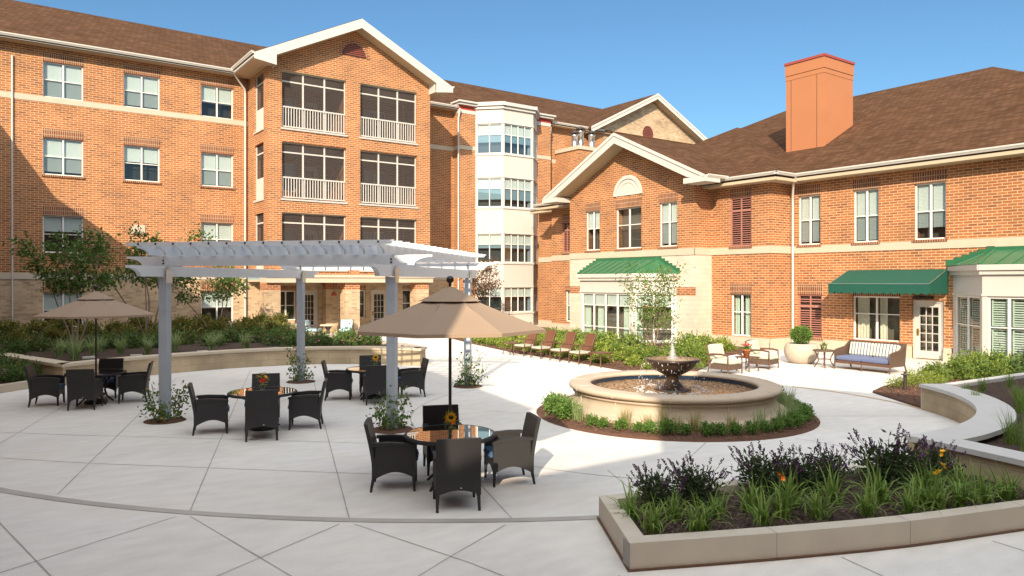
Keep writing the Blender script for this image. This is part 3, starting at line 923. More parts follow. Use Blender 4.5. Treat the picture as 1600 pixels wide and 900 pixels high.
# gable roof
XC = 15.80; HW = 5.45; YF = 35.35; GZ0, GZ1 = 13.72, 16.42
r = MB()
r.slab([(XC - HW, YF, GZ0), (XC, YF, GZ1), (XC, 45.5, GZ1), (XC - HW, 39.2, GZ0)], .12)
r.slab([(XC + HW, YF, GZ0), (XC + HW, 39.2, GZ0), (XC, 45.5, GZ1), (XC, YF, GZ1)], .12)
r.build('gable_roof', 'shingle', lb, LB)
m = MB()
Ff = fr((0, YF), (1, 0))
th = .46
for s in (-1, 1):
    fpoly(m, Ff, [(XC, GZ1 - .03), (XC + s * (HW + .0), GZ0 - .03), (XC + s * HW, GZ0 - .32), (XC + s * (HW - 1.05), GZ0 - .46), (XC + s * (HW - 1.05), GZ0 + .52 - th - .03), (XC, GZ1 - th - .05)], 0, .06)
m.build_split('rake_fascia', 'white', lb, LB)
m = MB()
for s in (-1, 1):
    a_, b_ = sorted((XC + s * HW, XC + s * (HW - .04))); m.box(a_, b_, YF + .07, ER, GZ0 - .24, GZ0 - .02)
m.box(-14, X0 - .5, ER, ER + .04, EV - .19, EV - .02); m.box(X1 + .9, 23.8, ER, ER + .04, EV - .19, EV - .02)
for s in (-1, 1):
    a_, b_ = sorted((XC + s * (HW - 1.09), XC + s * (HW - 1.05))); m.box(a_, b_, YF + .065, YG + .3, GZ0 - .44, GZ0 + .22)
m.build_split('eave_fascia', 'white', lb, LB)
m = MB()
for s in (-1, 1):     # sloped rake soffit and flat box eaves
    m.slab([(XC, YF, GZ1 - .42), (XC + s * (HW - 1.0), YF, GZ0 + .07), (XC + s * (HW - 1.0), YG + .02, GZ0 + .07), (XC, YG + .02, GZ1 - .42)], .03)
    m.slab([(XC + s * (HW - 1.07), YF, GZ0 - .34), (XC + s * HW, YF, GZ0 - .20), (XC + s * HW, YW - .3, GZ0 - .20), (XC + s * (HW - 1.07), YW - .3, GZ0 - .34)], .03)
m.slab([(-14, ER, EV - .16), (X0, ER, EV - .16), (X0, YW, EV - .16), (-14, YW, EV - .16)], .03)
m.slab([(X1, ER, EV - .16), (49, ER, EV - .16), (49, YW, EV - .16), (X1, YW, EV - .16)], .03)
for s in (-1, 1):
    m.slab([(BX_, 38.5, BZ1_ - .36), (BX_ + s * 6.6, 38.5, 13.34), (BX_ + s * 6.6, 39.2, 13.34), (BX_, 39.2, BZ1_ - .36)], .03)
m.build_split('soffit', 'soffit', lb, LB)
m = MB()
gutter_run(m, Fw, -16, X0 - .78, YW - ER + .12, EV + .04); gutter_run(m, Fw, X1 + .8, 23.9, YW - ER + .12, EV + .04); gutter_run(m, Fw, 31.2, 36.0, YW - ER + .12, EV + .04)
gutter_run(m, fr((XC - HW, 0), (0, -1)), -ER, -YF, .12, GZ0 + .06); gutter_run(m, fr((XC + HW, 0), (0, 1)), YF, ER, .12, GZ0 + .06)
m.build_split('gutter', 'white', lb, LB)
m = MB()
m.tube([(X0 - .86, ER - .02, EV - .12), (X0 - .70, ER + .12, EV - .3), (X0 - .18, YW - .1, EV - .75), (X0 - .16, YW - .1, EV - 1.0), (X0 - .16, YW - .1, 1.0)], .055, 8)
m.tube([(1.0, YW - .05, 12.9), (1.0, YW - .05, .95)], .04, 8)
m.tube([(23.75, 38.6, 13.5), (23.70, 38.72, 12.9), (23.70, 38.72, .4)], .055, 8)
m.tube([(31.12, 38.9, 13.3), (31.12, 39.0, 12.7), (31.12, 39.0, .4)], .05, 8)
dp = m.build_split('downpipe', 'white', lb, LB)
m = MB(); m.box(X0 - .26, X0 - .06, YW - .2, YW - .01, .62, .98); m.box(.92, 1.08, YW - .12, YW - .005, .75, .95); m.build_split('pipe_boot', 'teal', dp)

# bay tower ------------------------------------------------------------
YT = 38.80; TX0, TX1 = 23.80, 31.0
Ft = fr((0, YT), (1, 0))
m = MB()
m.wall(Ft, TX0, 25.0, 0, 13.28); m.wall(Ft, 29.86, TX1, 0, 13.28)
m.wall(fr((TX0, 0), (0, -1)), -YW, -YT, 0, 13.28); m.wall(fr((TX1, 0), (0, 1)), YT, YW, 0, 13.28)
m.build_split('tower_wall', 'brick', lb, LB)
m = MB()
for (a0, a1) in ((TX0 - .01, 25.0), (29.86, TX1 + .01)):
    m.box(a0, a1, YT - .02, YW, 13.28, 13.50, 0); m.box(a0, a1, YT - .015, YW, 13.50, 13.76, 1); m.box(a0 - .1, a1 + .1, YT - .25, YW, 13.76, 13.94, 0); m.box(a0 - .2, a1 + .2, YT - .36, YW, 13.90, 14.0, 0)
    m.box(a0, a1, YT - .03, YW, 11.04, 11.28, 2)
m.build_split('tower_cornice', ['white', 'redband', 'band'], lb, LB)
bp = [(25.0, YT), (26.26, 37.56), (28.60, 37.56), (29.86, YT)]
lv = [(10.86, 12.70), (7.52, 9.32), (4.06, 5.82), (.94, 2.46)]
mw = MB()
facets = []
for i in range(3):
    p0, p1 = bp[i], bp[i + 1]
    F = fr(p0, (p1[0] - p0[0], p1[1] - p0[1])); ln = math.hypot(p1[0] - p0[0], p1[1] - p0[1])
    facets.append((F, ln))
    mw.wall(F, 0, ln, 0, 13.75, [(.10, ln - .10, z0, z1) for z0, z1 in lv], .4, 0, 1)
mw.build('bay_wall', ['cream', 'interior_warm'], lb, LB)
mc = MB()
for F, ln in facets:
    for z0, z1 in lv:
        mc.fbox(F, -.03, ln + .03, 0, .05, z0 - .12, z0 - .02); mc.fbox(F, -.02, ln + .02, 0, .03, z1 + .02, z1 + .09)
    mc.fbox(F, -.08, ln + .08, 0, .12, 13.62, 13.80); mc.fbox(F, -.16, ln + .16, 0, .24, 13.80, 14.02)
mc.build_split('bay_cornice', 'white', lb, LB)
for i, (F, ln) in enumerate(facets):
    for k, (z0, z1) in enumerate(lv):
        window(lb, LB, F, .10, ln - .10, z0, z1, rec=.05, cols=(2, 4, 2)[i], rows=(.64,), blind=(.62, .75, .5, .36)[k] if k < 3 else 0.36, name='bay_window', mull=.05, fw=.04, bar=.03, low='glassblue')
r = MB()
rp = [(24.75, YT, 14.03), (26.15, 37.30, 14.03), (28.72, 37.30, 14.03), (30.1, YT, 14.03)]
ap = (27.4, 41.0, 15.25)
r.add(rp + [(30.1, 41.0, 14.9), (24.75, 41.0, 14.9), ap], [(0, 1, 6), (1, 2, 6), (2, 3, 6), (3, 4, 6), (5, 0, 6)])
r.build('bay_roof', 'shingle', lb, LB)

# brick flue stack, back gable
ST = (31.95, 34.6, 37.0, 39.4)
m = MB(); m.box(ST[0], ST[1], ST[2], ST[3], 0, 11.62, 0); m.box(ST[0] - .08, ST[1] + .08, ST[2] - .08, ST[3], 11.62, 11.86, 1)
st = m.build('flue_stack', ['brick', 'band'], lb, LB)
for (x, y, h_, rd) in ((32.35, 37.9, .75, .20), (33.15, 38.2, 1.15, .21), (33.62, 37.6, .85, .20)):
    m = MB()
    m.lathe([(rd + .08, 0), (rd + .06, .04), (rd, .05), (rd, h_), (rd + .05, h_ + .01), (rd + .05, h_ + .12), (rd, h_ + .13), (rd * .8, h_ + .2)], 20, (x, y, 11.86), 0)
    m.lathe([(.001, .46 + h_), (rd + .12, .30 + h_), (rd + .16, .24 + h_), (rd + .15, .235 + h_), (.001, .27 + h_)], 20, (x, y, 11.86), 1)
    for k in range(5):
        a = 2 * math.pi * k / 5; m.tube([(x + rd * .85 * math.cos(a), y + rd * .85 * math.sin(a), 11.86 + h_ + .12), (x + rd * .95 * math.cos(a), y + rd * .95 * math.sin(a), 11.86 + h_ + .26)], .012, 5)
    m.build('metal_flue', ['galv', 'dark'], st)
YB = 39.15
Fb = fr((0, YB), (1, 0)); BX = 41.0; BH = 6.6; BZ0, BZ1 = 13.70, 16.95
m = MB()
m.wall(Fb, 34.7, 36.15, 3.0, 13.66, (), .1, 1); m.wall(Fb, 36.15, BX + 6.0, 3.0, 13.66, (), .1, 0)
m.add([(36.15, YB, 13.66), (BX + 6.0, YB, 13.66), (BX + .02, YB, 16.5), (36.15, YB, 14.13)], [(0, 1, 2, 3)], 0)
m.add([(34.9, YB, 13.66), (36.15, YB, 13.66), (36.15, YB, 14.13)], [(0, 1, 2)], 1)
m.build('back_gable_wall', ['tanbrick', 'brick'], lb, LB)
YBF = 38.5
r = MB()
for s in (-1, 1):
    r.slab([(BX, YBF, BZ1), (BX + s * BH, YBF, BZ0), (BX + s * BH, 41, BZ0), (BX, 47.0, BZ1)], .12)
r.build('back_gable_roof', 'shingle', lb, LB)
m = MB()
for s in (-1, 1):
    fpoly(m, fr((0, YBF), (1, 0)), [(BX, BZ1 - .02), (BX + s * BH, BZ0 - .02), (BX + s * BH, BZ0 - .42), (BX, BZ1 - .42)], 0, .06)
    fpoly(m, fr((0, YBF - .06), (1, 0)), [(BX, BZ1 + .0), (BX + s * BH, BZ0 + .0), (BX + s * BH, BZ0 - .16), (BX, BZ1 - .16)], 0, .04)
m.build('back_rake_fascia', 'white', lb, LB)
m = MB()
m.lathe([(.0001, 0), (.55, 0)], 24, (0, 0, 0), 0)
m.v = [(40.65 + x, YB - .02 - z, 14.02 + y * 1.05) for x, y, z in m.v]
for k in range(9):
    z = -.48 + k * .12; hw = math.sqrt(max(.001, .53 ** 2 - z * z))
    m.box(40.65 - hw, 40.65 - .03, YB - .06, YB - .02, 14.0 + z, 14.06 + z, 1); m.box(40.65 + .03, 40.65 + hw, YB - .06, YB - .02, 14.0 + z, 14.06 + z, 1)
m.build('round_louver', ['dark', 'redlouver'], lb, LB)

# invented wings, out of view beside and behind, shaped to throw the big shadow
m = MB()
m.box(-14, -3.0, .18, YW, 0, 9.7)
m.build('added_side_wing_wall', 'brick', lb, LB)
r = MB()
r.slab([(-2.95, .2, 9.75), (-2.95, 6, 10.9), (-2.95, YW + 2, 10.9), (-8.5, YW + 2, 13.4), (-8.5, 6, 13.4)], .25)
r.slab([(-14.4, .2, 9.75), (-8.5, 6, 13.4), (-8.5, YW + 2, 13.4), (-14.4, YW + 2, 9.75)], .25)
r.slab([(-2.95, .2, 9.75), (-2.95, 6, 10.9), (-8.5, 6, 13.4), (-14.4, .2, 9.75)], .25)
r.box(-3.2, -2.97, .2, YW, 9.4, 10.85)
r.v = [(x, y, min(z, 9.75 + (y - .2) * .2) if abs(x + 3.08) < .13 and y < 6 else z) for x, y, z in r.v]
r.add([(-2.6, 34.1, 10.5), (-2.6, 38.6, 10.5), (-2.6, 36.3, 12.15), (-8, 36.3, 12.15)], [(0, 1, 2), (0, 2, 3), (1, 3, 2)])
r.build('added_side_wing_roof', 'shingle', lb, LB)
# ================================================================== RIGHT BUILDING
RB = (27.0, 20.0, 0.0)
rb = thing('residence_building', 'two-storey orange brick building with brown hip roof, big stucco chimney and green metal bay roofs', 'building', RB)
XM, XB, XG = 28.0, 26.57, 25.49
def FR(x): return fr((x, 0), (0, -1))
def ry(a, b_): return (-max(a, b_), -min(a, b_))
def hole(y0, y1, z0, z1): return ry(y0, y1) + (z0, z1)
Fm, Fb2, Fgw = FR(XM), FR(XB), FR(XG)
WT = .47
up_m = [hole(17.25, 18.27, 4.39, 6.46), hole(14.82, 15.84, 4.39, 6.46), hole(12.38, 13.49, 4.39, 6.46)]
lo_m = [hole(14.01, 15.87, .56, 2.28)]
dr = hole(12.45, 13.56, 0.01, 2.16)
lv_m = hole(17.19, 18.27, .50, 2.31)
w = MB()
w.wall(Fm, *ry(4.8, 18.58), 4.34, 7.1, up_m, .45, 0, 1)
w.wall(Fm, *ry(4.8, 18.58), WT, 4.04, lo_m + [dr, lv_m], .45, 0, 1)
w.wall(fr((0, 18.58), (1, 0)), XB, XM, WT, 4.04); w.wall(fr((0, 18.58), (1, 0)), XB, XM, 4.34, 7.1)
b_up = [hole(19.56, 20.65, 4.38, 6.5)]; b_lo = [hole(19.58, 20.62, .50, 2.32)]
w.wall(Fb2, *ry(18.58, 21.66), WT, 4.04, b_lo, .45, 0, 1); w.wall(Fb2, *ry(18.58, 21.66), 4.34, 7.1, b_up, .2, 0, 1)
w.wall(fr((0, 21.66), (1, 0)), XG, XB, 4.34, 7.1)
g_up = [hole(22.73, 23.82, 4.46, 6.5), hole(24.97, 26.72, 4.46, 6.46), hole(27.89, 28.97, 4.46, 6.5)]
GL0, GL1 = 21.66, 30.25
w.wall(Fgw, *ry(GL0, GL1), 4.34, 7.3, g_up, .45, 0, 1)
w.add([(XG, GL0, 7.3), (XG, GL1, 7.3), (XG, GL1, 7.42), (XG, 25.87, 9.62), (XG, GL0, 7.55)], [(0, 4, 3, 2, 1)], 0)
w.wall(fr((0, GL1), (-1, 0)), -XB, -XG, 0, 7.1)
s_lo = [hole(31.46, 31.92, .62, 2.36)]; s_up = [hole(31.5, 32.15, 4.5, 6.2)]
w.wall(Fb2, *ry(GL1, 33.15), WT, 4.04, s_lo, .4, 0, 1); w.wall(Fb2, *ry(GL1, 33.15), 4.34, 7.1, s_up, .2, 0, 1)
w.wall(fr((0, 33.15), (-1, 0)), -XM, -XB, 0, 7.1)
w.wall(Fm, *ry(33.15, 36.2), WT, 4.04); w.wall(Fm, *ry(33.15, 36.2), 4.34, 7.1)
w.wall(fr((0, 36.2), (-1, 0)), -48, -XM, 0, 7.1)
w.wall(fr((0, 4.8), (1, 0)), XM, 48, 0, 7.1)
w.build_split('wall', ['brick', 'interior_warm'], rb, RB)
w = MB()
BY0, BY1, BD = 22.78, 29.20, 1.40      # bay on the gable wall
w.wall(Fgw, *ry(GL0, GL1), 0, 2.22, [hole(BY0 + .1, BY1 - .1, 0, 2.22)], .2, 0)
w.wall(Fgw, *ry(GL0, GL1), 2.60, 4.04)
w.wall(fr((0, 21.66), (1, 0)), XG, XB, 0, 4.04)
w.build_split('stone_wall', 'stone', rb, RB)
w = MB(); w.wall(Fgw, *ry(GL0, GL1), 2.22, 2.60, [hole(BY0 + .1, BY1 - .1, 2.22, 2.60)], .2, 0); w.build_split('brick_course', 'redbrick', rb, RB)
w = MB()
def base(F, a, b_, z0, z1, d, holes=()):
    a, b_ = ry(a, b_) if F is not None else (a, b_)
    cuts = [a] + [x for h in sorted(holes) for x in (h[0], h[1])] + [b_]
    for i in range(0, len(cuts), 2):
        w.fbox(F, cuts[i], cuts[i + 1], -.05, d, z0, z1)
for (F, a, b_) in ((Fm, 4.8, 18.55), (Fb2, 18.60, 21.66), (Fgw, GL0 + .02, GL1), (Fb2, GL1 + .02, 33.15), (Fm, 33.2, 36.2)):
    base(F, a, b_, 4.04, 4.34, .03)
for (F, a, b_, hs) in ((Fm, 12.2, 18.55, [dr[:2]]), (Fb2, 18.60, 21.66, []), (Fb2, GL1 + .02, 33.15, []), (Fm, 33.2, 36.2, [])):
    base(F, a, b_, 0, .30, .06, hs); base(F, a, b_, .30, WT, .03, hs)
Fr18 = fr((0, 18.58), (1, 0))
w.fbox(Fr18, XB - .03, XM - .03, -.05, .03, 4.04, 4.34); w.fbox(Fr18, XB - .06, XM - .06, -.05, .06, 0, .30); w.fbox(Fr18, XB - .03, XM - .03, -.05, .03, .30, WT)
w.fbox(fr((0, 21.66), (1, 0)), XG - .03, XB - .03, -.05, .03, 4.04, 4.34)
w.build_split('trim_course', 'band', rb, RB)
for k, h in enumerate(up_m): window(rb, RB, Fm, *h, blind=(.96, .98, .80)[k], lintel=.42, sill='brick')
window(rb, RB, Fm, *lo_m[0], blind=0, cols=2, rows=(.60,), low='glass', lintel=.30, name='picture_window', curtain=('curtainw', [(-15.80, -15.30, 0), (-14.9, -14.6, 0)]))
window(rb, RB, Fb2, *b_lo[0], blind=0, rows=(.57,), low='glass', lintel=.42, curtain=('curtain', [(-20.58, -20.36, 0), (-20.05, -19.75, 0)]))
for k, h in enumerate(g_up): window(rb, RB, Fgw, *h, blind=(.95, .0, .45)[k], lintel=.42, sill='brick', rows=(.55,) if k != 1 else (.58,))
window(rb, RB, Fb2, *s_lo[0], cols=1, blind=.95, lintel=.3)
door(rb, RB, Fm, *dr, rec=.10)
m = MB(); m.fbox(Fm, dr[0] + .05, dr[1] - .35, .004, .10, 2.20, 2.28); m.build('door_closer', 'dark', rb, RB)
def shutter(F, h, lint=.42):
    m = MB(); a0, a1, z0, z1 = h; rec = .05
    m.fbox(F, a0, a0 + .06, -rec - .05, -rec, z0, z1); m.fbox(F, a1 - .06, a1, -rec - .05, -rec, z0, z1)
    mid = (a0 + a1) / 2; m.fbox(F, mid - .025, mid + .025, -rec - .05, -rec, z0 + .06, z1 - .06)
    m.fbox(F, a0 + .06, a1 - .06, -rec - .05, -rec, z0, z0 + .06); m.fbox(F, a0 + .06, a1 - .06, -rec - .05, -rec, z1 - .06, z1)
    zm = z1 - (z1 - z0) * .27; m.fbox(F, a0 + .06, a1 - .06, -rec - .05, -rec + .004, zm - .05, zm + .05)
    O, t, n = F
    z = z0 + .10
    while z < z1 - .12:
        if abs(z - zm) > .10:
            for (x0, x1) in ((a0 + .06, mid - .025), (mid + .025, a1 - .06)):
                P = lambda a, d, zz: O + t * a + n * d + Vector((0, 0, zz))
                m.hexa([P(x0, -rec - .01, z - .024), P(x1, -rec - .01, z - .024), P(x1, -rec - .05, z + .006), P(x0, -rec - .05, z + .006),
                        P(x0, -rec, z - .012), P(x1, -rec, z - .012), P(x1, -rec - .04, z + .018), P(x0, -rec - .04, z + .018)])
        z += .094
    o = m.build('louvered_shutter', 'pinkvinyl', rb, RB)
    k = MB(); k.fquad(F, a0, a1, -rec - .09, z0, z1); k.build('backing', 'dark', o)
    if lint: l = MB(); l.fbox(F, a0 - .03, a1 + .03, -.04, .008, z1 + .004, z1 + lint); l.build('lintel', 'soldier', o)
    s = MB(); s.fbox(F, a0 - .06, a1 + .06, -.03, .055, z0 - .10, z0 - .004); s.build('sill', 'soldier', o)
shutter(Fm, lv_m); shutter(Fb2, b_up[0]); shutter(Fb2, s_up[0])
# medallion in the gable
m = MB(); mc_ = (-25.85, 7.06)
def halfdisc(rad, d, th, mi=0):
    fpoly(m, Fgw, [(mc_[0] - rad * math.cos(math.pi * i / 24), mc_[1] + rad * 1.02 * math.sin(math.pi * i / 24)) for i in range(25)], d, th, mi)
halfdisc(.96, 0, .03); 
def ring(r0, r1, d0, d1):
    for i in range(24):
        a, b_ = math.pi * i / 24, math.pi * (i + 1) / 24
        O, t, n = Fgw
        P = lambda rr, an, d: O + t * (mc_[0] - rr * math.cos(an)) + n * d + Vector((0, 0, mc_[1] + rr * math.sin(an)))
        m.hexa([P(r0, a, d0), P(r0, b_, d0), P(r1, b_, d0), P(r1, a, d0), P(r0, a, d1), P(r0, b_, d1), P(r1, b_, d1), P(r1, a, d1)])
ring(.80, .97, .03, .08); ring(.60, .70, .03, .055); ring(.0, .22, .03, .06)
m.build('arched_medallion', 'cream', rb, RB)

# roofs
SL = .52; EX = 27.35; EZ = 7.28
r = MB()
top = 12.82; RX = EX + (top - EZ) / SL
hy0, hy1 = 14.75 - (RX - EX), 25.6 + (RX - EX)
A_, B_ = (EX, hy0, EZ), (EX, hy1, EZ)
C_, D_ = (2 * RX - EX, hy1, EZ), (2 * RX - EX, hy0, EZ)
P0, P1 = (RX, 14.75, top), (RX, 25.6, top)
r.slab([A_, P0, P1, B_], .12); r.slab([B_, P1, C_], .12); r.slab([C_, P1, P0, D_], .12); r.slab([D_, P0, A_], .12)
# projecting block, hipped
bx, by0, by1 = 25.93, 17.93, 33.8
bs = (by1 - by0) / 2; cy = (by0 + by1) / 2; bz = EZ - .02
ap0 = (bx + bs, cy, bz + SL * bs)
r.slab([(bx, by0, bz), ap0, (bx, by1, bz)], .12)
r.slab([(bx, by0, bz), (40, by0, bz), (40, cy, bz + SL * bs), ap0], .12)
r.slab([(bx, by1, bz), ap0, (40, cy, bz + SL * bs), (40, by1, bz)], .12)
r.build('roof', 'shingle', rb, RB)
gy, gx, gw, gz0 = 25.87, 24.62, 5.5, 7.34
gz1 = gz0 + gw * .482
r = MB()
r.slab([(gx, gy - gw, gz0), (33, gy - gw, gz0), (33, gy, gz1), (gx, gy, gz1)], .10)
r.slab([(gx, gy + gw, gz0), (gx, gy, gz1), (33, gy, gz1), (33, gy + gw, gz0)], .10)
r.build('gable_roof', 'shingle', rb, RB)
Fgx = FR(gx)
m = MB()
for s in (-1, 1):
    fpoly(m, Fgx, [(-gy, gz1 - .02), (-gy + s * gw, gz0 - .02), (-gy + s * gw, gz0 - .20), (-gy + s * (gw - 1.0), gz0 + .02), (-gy, gz1 - .50)], 0, .06)
    fpoly(m, FR(gx - .06), [(-gy, gz1 + .01), (-gy + s * gw, gz0 + .01), (-gy + s * gw, gz0 - .13), (-gy, gz1 - .14)], 0, .04)
    a = sorted((-gy + s * (gw - 1.15), -gy + s * (gw + .05)))
    m.fbox(Fgx, a[0], a[1], -.86, .10, gz0 - .27, gz0 - .04)
m.build_split('rake_fascia', 'white', rb, RB)
m = MB()
for s in (-1, 1):
    m.slab([(gx, gy, gz1 - .44), (gx, gy + s * (gw - .9), gz0 + .0), (XG + .02, gy + s * (gw - .9), gz0 + .0), (XG + .02, gy, gz1 - .44)], .03)
m.slab([(EX, hy0, EZ - .14), (EX, by0 - .005, EZ - .14), (XM, by0 - .005, EZ - .14), (XM, hy0, EZ - .14)], .12)
m.slab([(EX, by1 + .005, EZ - .14), (EX, hy1, EZ - .14), (XM, hy1, EZ - .14), (XM, by1 + .005, EZ - .14)], .12)
m.slab([(bx, by0, bz - .16), (bx, 21.9, bz - .16), (XB + .2, 21.9, bz - .16), (XB + .2, by0, bz - .16)], .12)
m.slab([(XB + .203, by0, bz - .162), (XM, by0, bz - .162), (XM, 18.6, bz - .162), (XB + .203, 18.6, bz - .162)], .12)
m.slab([(bx, 30.0, bz - .16), (bx, by1, bz - .16), (XB + .2, by1, bz - .16), (XB + .2, 30.0, bz - .16)], .12)
m.build_split('soffit', 'soffit', rb, RB)
m = MB()
gutter_run(m, Fm, *ry(hy0, by0 + .12), XM - EX + .12, EZ + .05); gutter_run(m, Fm, *ry(by1 - .1, hy1), XM - EX + .12, EZ + .05)
gutter_run(m, Fb2, *ry(by0 - .12, 20.9), XB - bx + .12, bz + .05); gutter_run(m, Fb2, *ry(31.2, by1 + .1), XB - bx + .12, bz + .05)
gutter_run(m, fr((0, by0), (1, 0)), bx - .12, EX - .1, .12, bz + .05)
gutter_run(m, fr((0, gy - gw), (1, 0)), gx, 25.95, .12, gz0 + .04)
m.build_split('gutter', 'white', rb, RB)
m = MB()
m.tube([(27.26, 17.92, EZ - .12), (27.40, 18.1, EZ - .35), (27.88, 18.45, EZ - .85), (27.90, 18.46, EZ - 1.05), (27.90, 18.46, .1)], .055, 8)
m.tube([(27.9, 33.3, 6.9), (27.9, 33.3, .2)], .05, 8)
m.build_split('downpipe', 'white', rb, RB)
# stucco chimney
m = MB(); cx0, cx1, cy0, cy1 = 30.45, 32.82, 18.58, 20.50
m.box(cx0, cx1, cy0, cy1, 7.0, 12.42, 0); m.box(cx0 - .03, cx1 + .03, cy0 - .03, cy1 + .03, 12.42, 12.92, 0)
m.box(cx0 - .015, cx1 + .015, cy0 - .015, cy1 + .015, 12.20, 12.39, 0)
ch = m.build('chimney', ['eifs'], rb, RB)
m = MB(); m.box(cx0 - .07, cx1 + .07, cy0 - .07, cy1 + .07, 12.92, 13.03); m.build('chimney_cap', 'redcap', ch)
m = MB()
m.box(cx0 - .008, cx0 - .001, cy0 + .34, cy0 + .362, 8.4, 12.2); m.box(cx0 - .008, cx0 - .001, cy1 - .28, cy1 - .26, 8.4, 12.2)
m.build('control_joint', 'brownframe', ch)

# green-roofed bay windows -------------------------------------------------
def bay(x, y0, y1, dep, z_eave, z_apex, z_pan0, zw0, zw1, base_mat, cols, ridge0, ridge1, base_top, blind, shutters):
    """y0<y1 on wall plane x, 45 degree sides"""
    pts = [(x, y1), (x - dep, y1 - dep), (x - dep, y0 + dep), (x, y0)]
    fac = []
    wl = MB(); tr = MB(); bs_ = MB()
    for i in range(3):
        p0, p1 = pts[i], pts[i + 1]
        F = fr(p0, (p1[0] - p0[0], p1[1] - p0[1])); ln = math.hypot(p1[0] - p0[0], p1[1] - p0[1])
        fac.append((F, ln))
        wl.wall(F, 0, ln, base_top, z_eave, [(.16, ln - .16, zw0, zw1)], .55, 0, 1)
        bs_.fbox(F, 0, ln, -.3, .03, 0, base_top - .02)
        tr.fbox(F, -.06, ln + .06, 0, .09, z_eave - .34, z_eave - .20); tr.fbox(F, -.10, ln + .10, 0, .15, z_eave - .20, z_eave - .02)
        tr.fbox(F, -.03, ln + .03, 0, .05, zw0 - .14, zw0 - .02); tr.fbox(F, -.02, ln + .02, 0, .025, zw1 + .02, zw1 + .09)
    par = wl.build('bay_wall', ['white', 'interior_warm'], rb, RB)
    tr.build_split('bay_trim', 'white', rb, RB); bs_.build('bay_base', base_mat, rb, RB)
    for i, (F, ln) in enumerate(fac):
        c_ = cols[i]
        cur = None
        if not shutters:
            cur = ('curtain', [(.2, .62, 0), (ln * .30, ln * .42, 0), (ln - .75, ln - .2, 0)] if i == 1 else [(.2, .5, 0)])
        wdw = window(rb, RB, F, .16, ln - .16, zw0, zw1, rec=.04, cols=c_, rows=(.52,) if shutters else (.26, .73), blind=0 if shutters else .26, low='glass', name='bay_window', mull=.08, curtain=None)
        if cur:
            cu = MB(); O, t, n = F
            for c0, c1, _ in cur[1]:
                k = max(6, int((c1 - c0) / .03))
                cu.grid([[O + t * (c0 + (c1 - c0) * q / k) + n * (-.22 + .025 * math.sin(q * 1.9)) + Vector((0, 0, zz)) for q in range(k + 1)] for zz in (zw0 + .02, zw1 - .04)])
            cu.build('curtain', 'curtain', wdw)
        if shutters:
            sh = MB(); O, t, n = F
            wc = (ln - .32) / c_
            for q in range(c_):
                a0 = .16 + q * wc + .07; a1 = a0 + wc - .14
                for (q0, q1) in ((zw0 + .06, zw0 + (zw1 - zw0) * .5), (zw0 + (zw1 - zw0) * .54, zw1 - .06)):
                    sh.fbox(F, a0, a0 + .05, -.16, -.13, q0, q1); sh.fbox(F, a1 - .05, a1, -.16, -.13, q0, q1)
                    sh.fbox(F, a0 + .05, a1 - .05, -.16, -.13, q0, q0 + .05); sh.fbox(F, a0 + .05, a1 - .05, -.16, -.13, q1 - .05, q1)
                    z = q0 + .09
                    while z < q1 - .07:
                        P = lambda a, d, zz: O + t * a + n * d + Vector((0, 0, zz))
                        sh.hexa([P(a0 + .05, -.125, z - .025), P(a1 - .05, -.125, z - .025), P(a1 - .05, -.175, z + .012), P(a0 + .05, -.175, z + .012),
                                 P(a0 + .05, -.12, z - .015), P(a1 - .05, -.12, z - .015), P(a1 - .05, -.17, z + .022), P(a0 + .05, -.17, z + .022)])
                        z += .075
            sh.build('plantation_shutter', 'curtain', wdw)
    e = .12
    q0 = (x - .012, y1 + .22, z_eave); q1 = (x - dep - e, y1 - dep + .06, z_eave); q2 = (x - dep - e, y0 + dep - .06, z_eave); q3 = (x - .012, y0 - .22, z_eave)
    k0 = (x - .012, ridge1, z_apex); k1 = (x - .012, ridge0, z_apex)
    rf = MB(); rf.slab([q0, q1, k0], .03); rf.slab([q1, q2, k1, k0], .03); rf.slab([q2, q3, k1], .03)
    def seam(a, b_, rr=.02):
        a = Vector(a) + Vector((0, 0, .015)); b_ = Vector(b_) + Vector((0, 0, .015)); rf.tube([a, b_], rr, 6)
    seam(q1, k0, .035); seam(q2, k1, .035)
    L2 = lambda a, b_, u_: tuple(a[i_] + (b_[i_] - a[i_]) * u_ for i_ in range(3))
    nf = max(3, int((q1[1] - q2[1]) / .45))
    for q in range(1, nf):
        u_ = q / nf; yy = q1[1] + (q2[1] - q1[1]) * u_
        topy = min(max(yy, k1[1]), k0[1])
        # seam stays perpendicular to the eave; stop on the hip when it lies outside the ridge
        if yy > k0[1]: f_ = (q1[1] - yy) / (q1[1] - k0[1])
        elif yy < k1[1]: f_ = (yy - q2[1]) / (k1[1] - q2[1])
        else: f_ = 1.0
        seam((q1[0], yy, q1[2]), (q1[0] + (k0[0] - q1[0]) * f_, yy, q1[2] + (k0[2] - q1[2]) * f_))
    for (a, b_, c) in ((q0, q1, k0), (q3, q2, k1)):
        for u_ in (.35, .7): seam(L2(a, b_, u_), L2(L2(a, b_, u_), c, .72 if u_ < .5 else .35))
    o = rf.build('green_roof', 'greenmetal', rb, RB)
    # stepped flashing against the masonry
    fl = MB()
    for (ya, za, yb, zb) in ((q0[1], z_eave, ridge1, z_apex), (q3[1], z_eave, ridge0, z_apex)):
        ns = 6
        for q in range(ns):
            u0, u1 = q / ns, (q + 1) / ns
            a_, b2 = sorted((ya + (yb - ya) * u0, ya + (yb - ya) * u1))
            fl.box(x - .03, x - .004, a_, b2, za + (zb - za) * u0 - .02, za + (zb - za) * u1 + .12)
    a_, b2 = sorted((ridge0, ridge1)); fl.box(x - .03, x - .004, a_, b2, z_apex - .05, z_apex + .10)
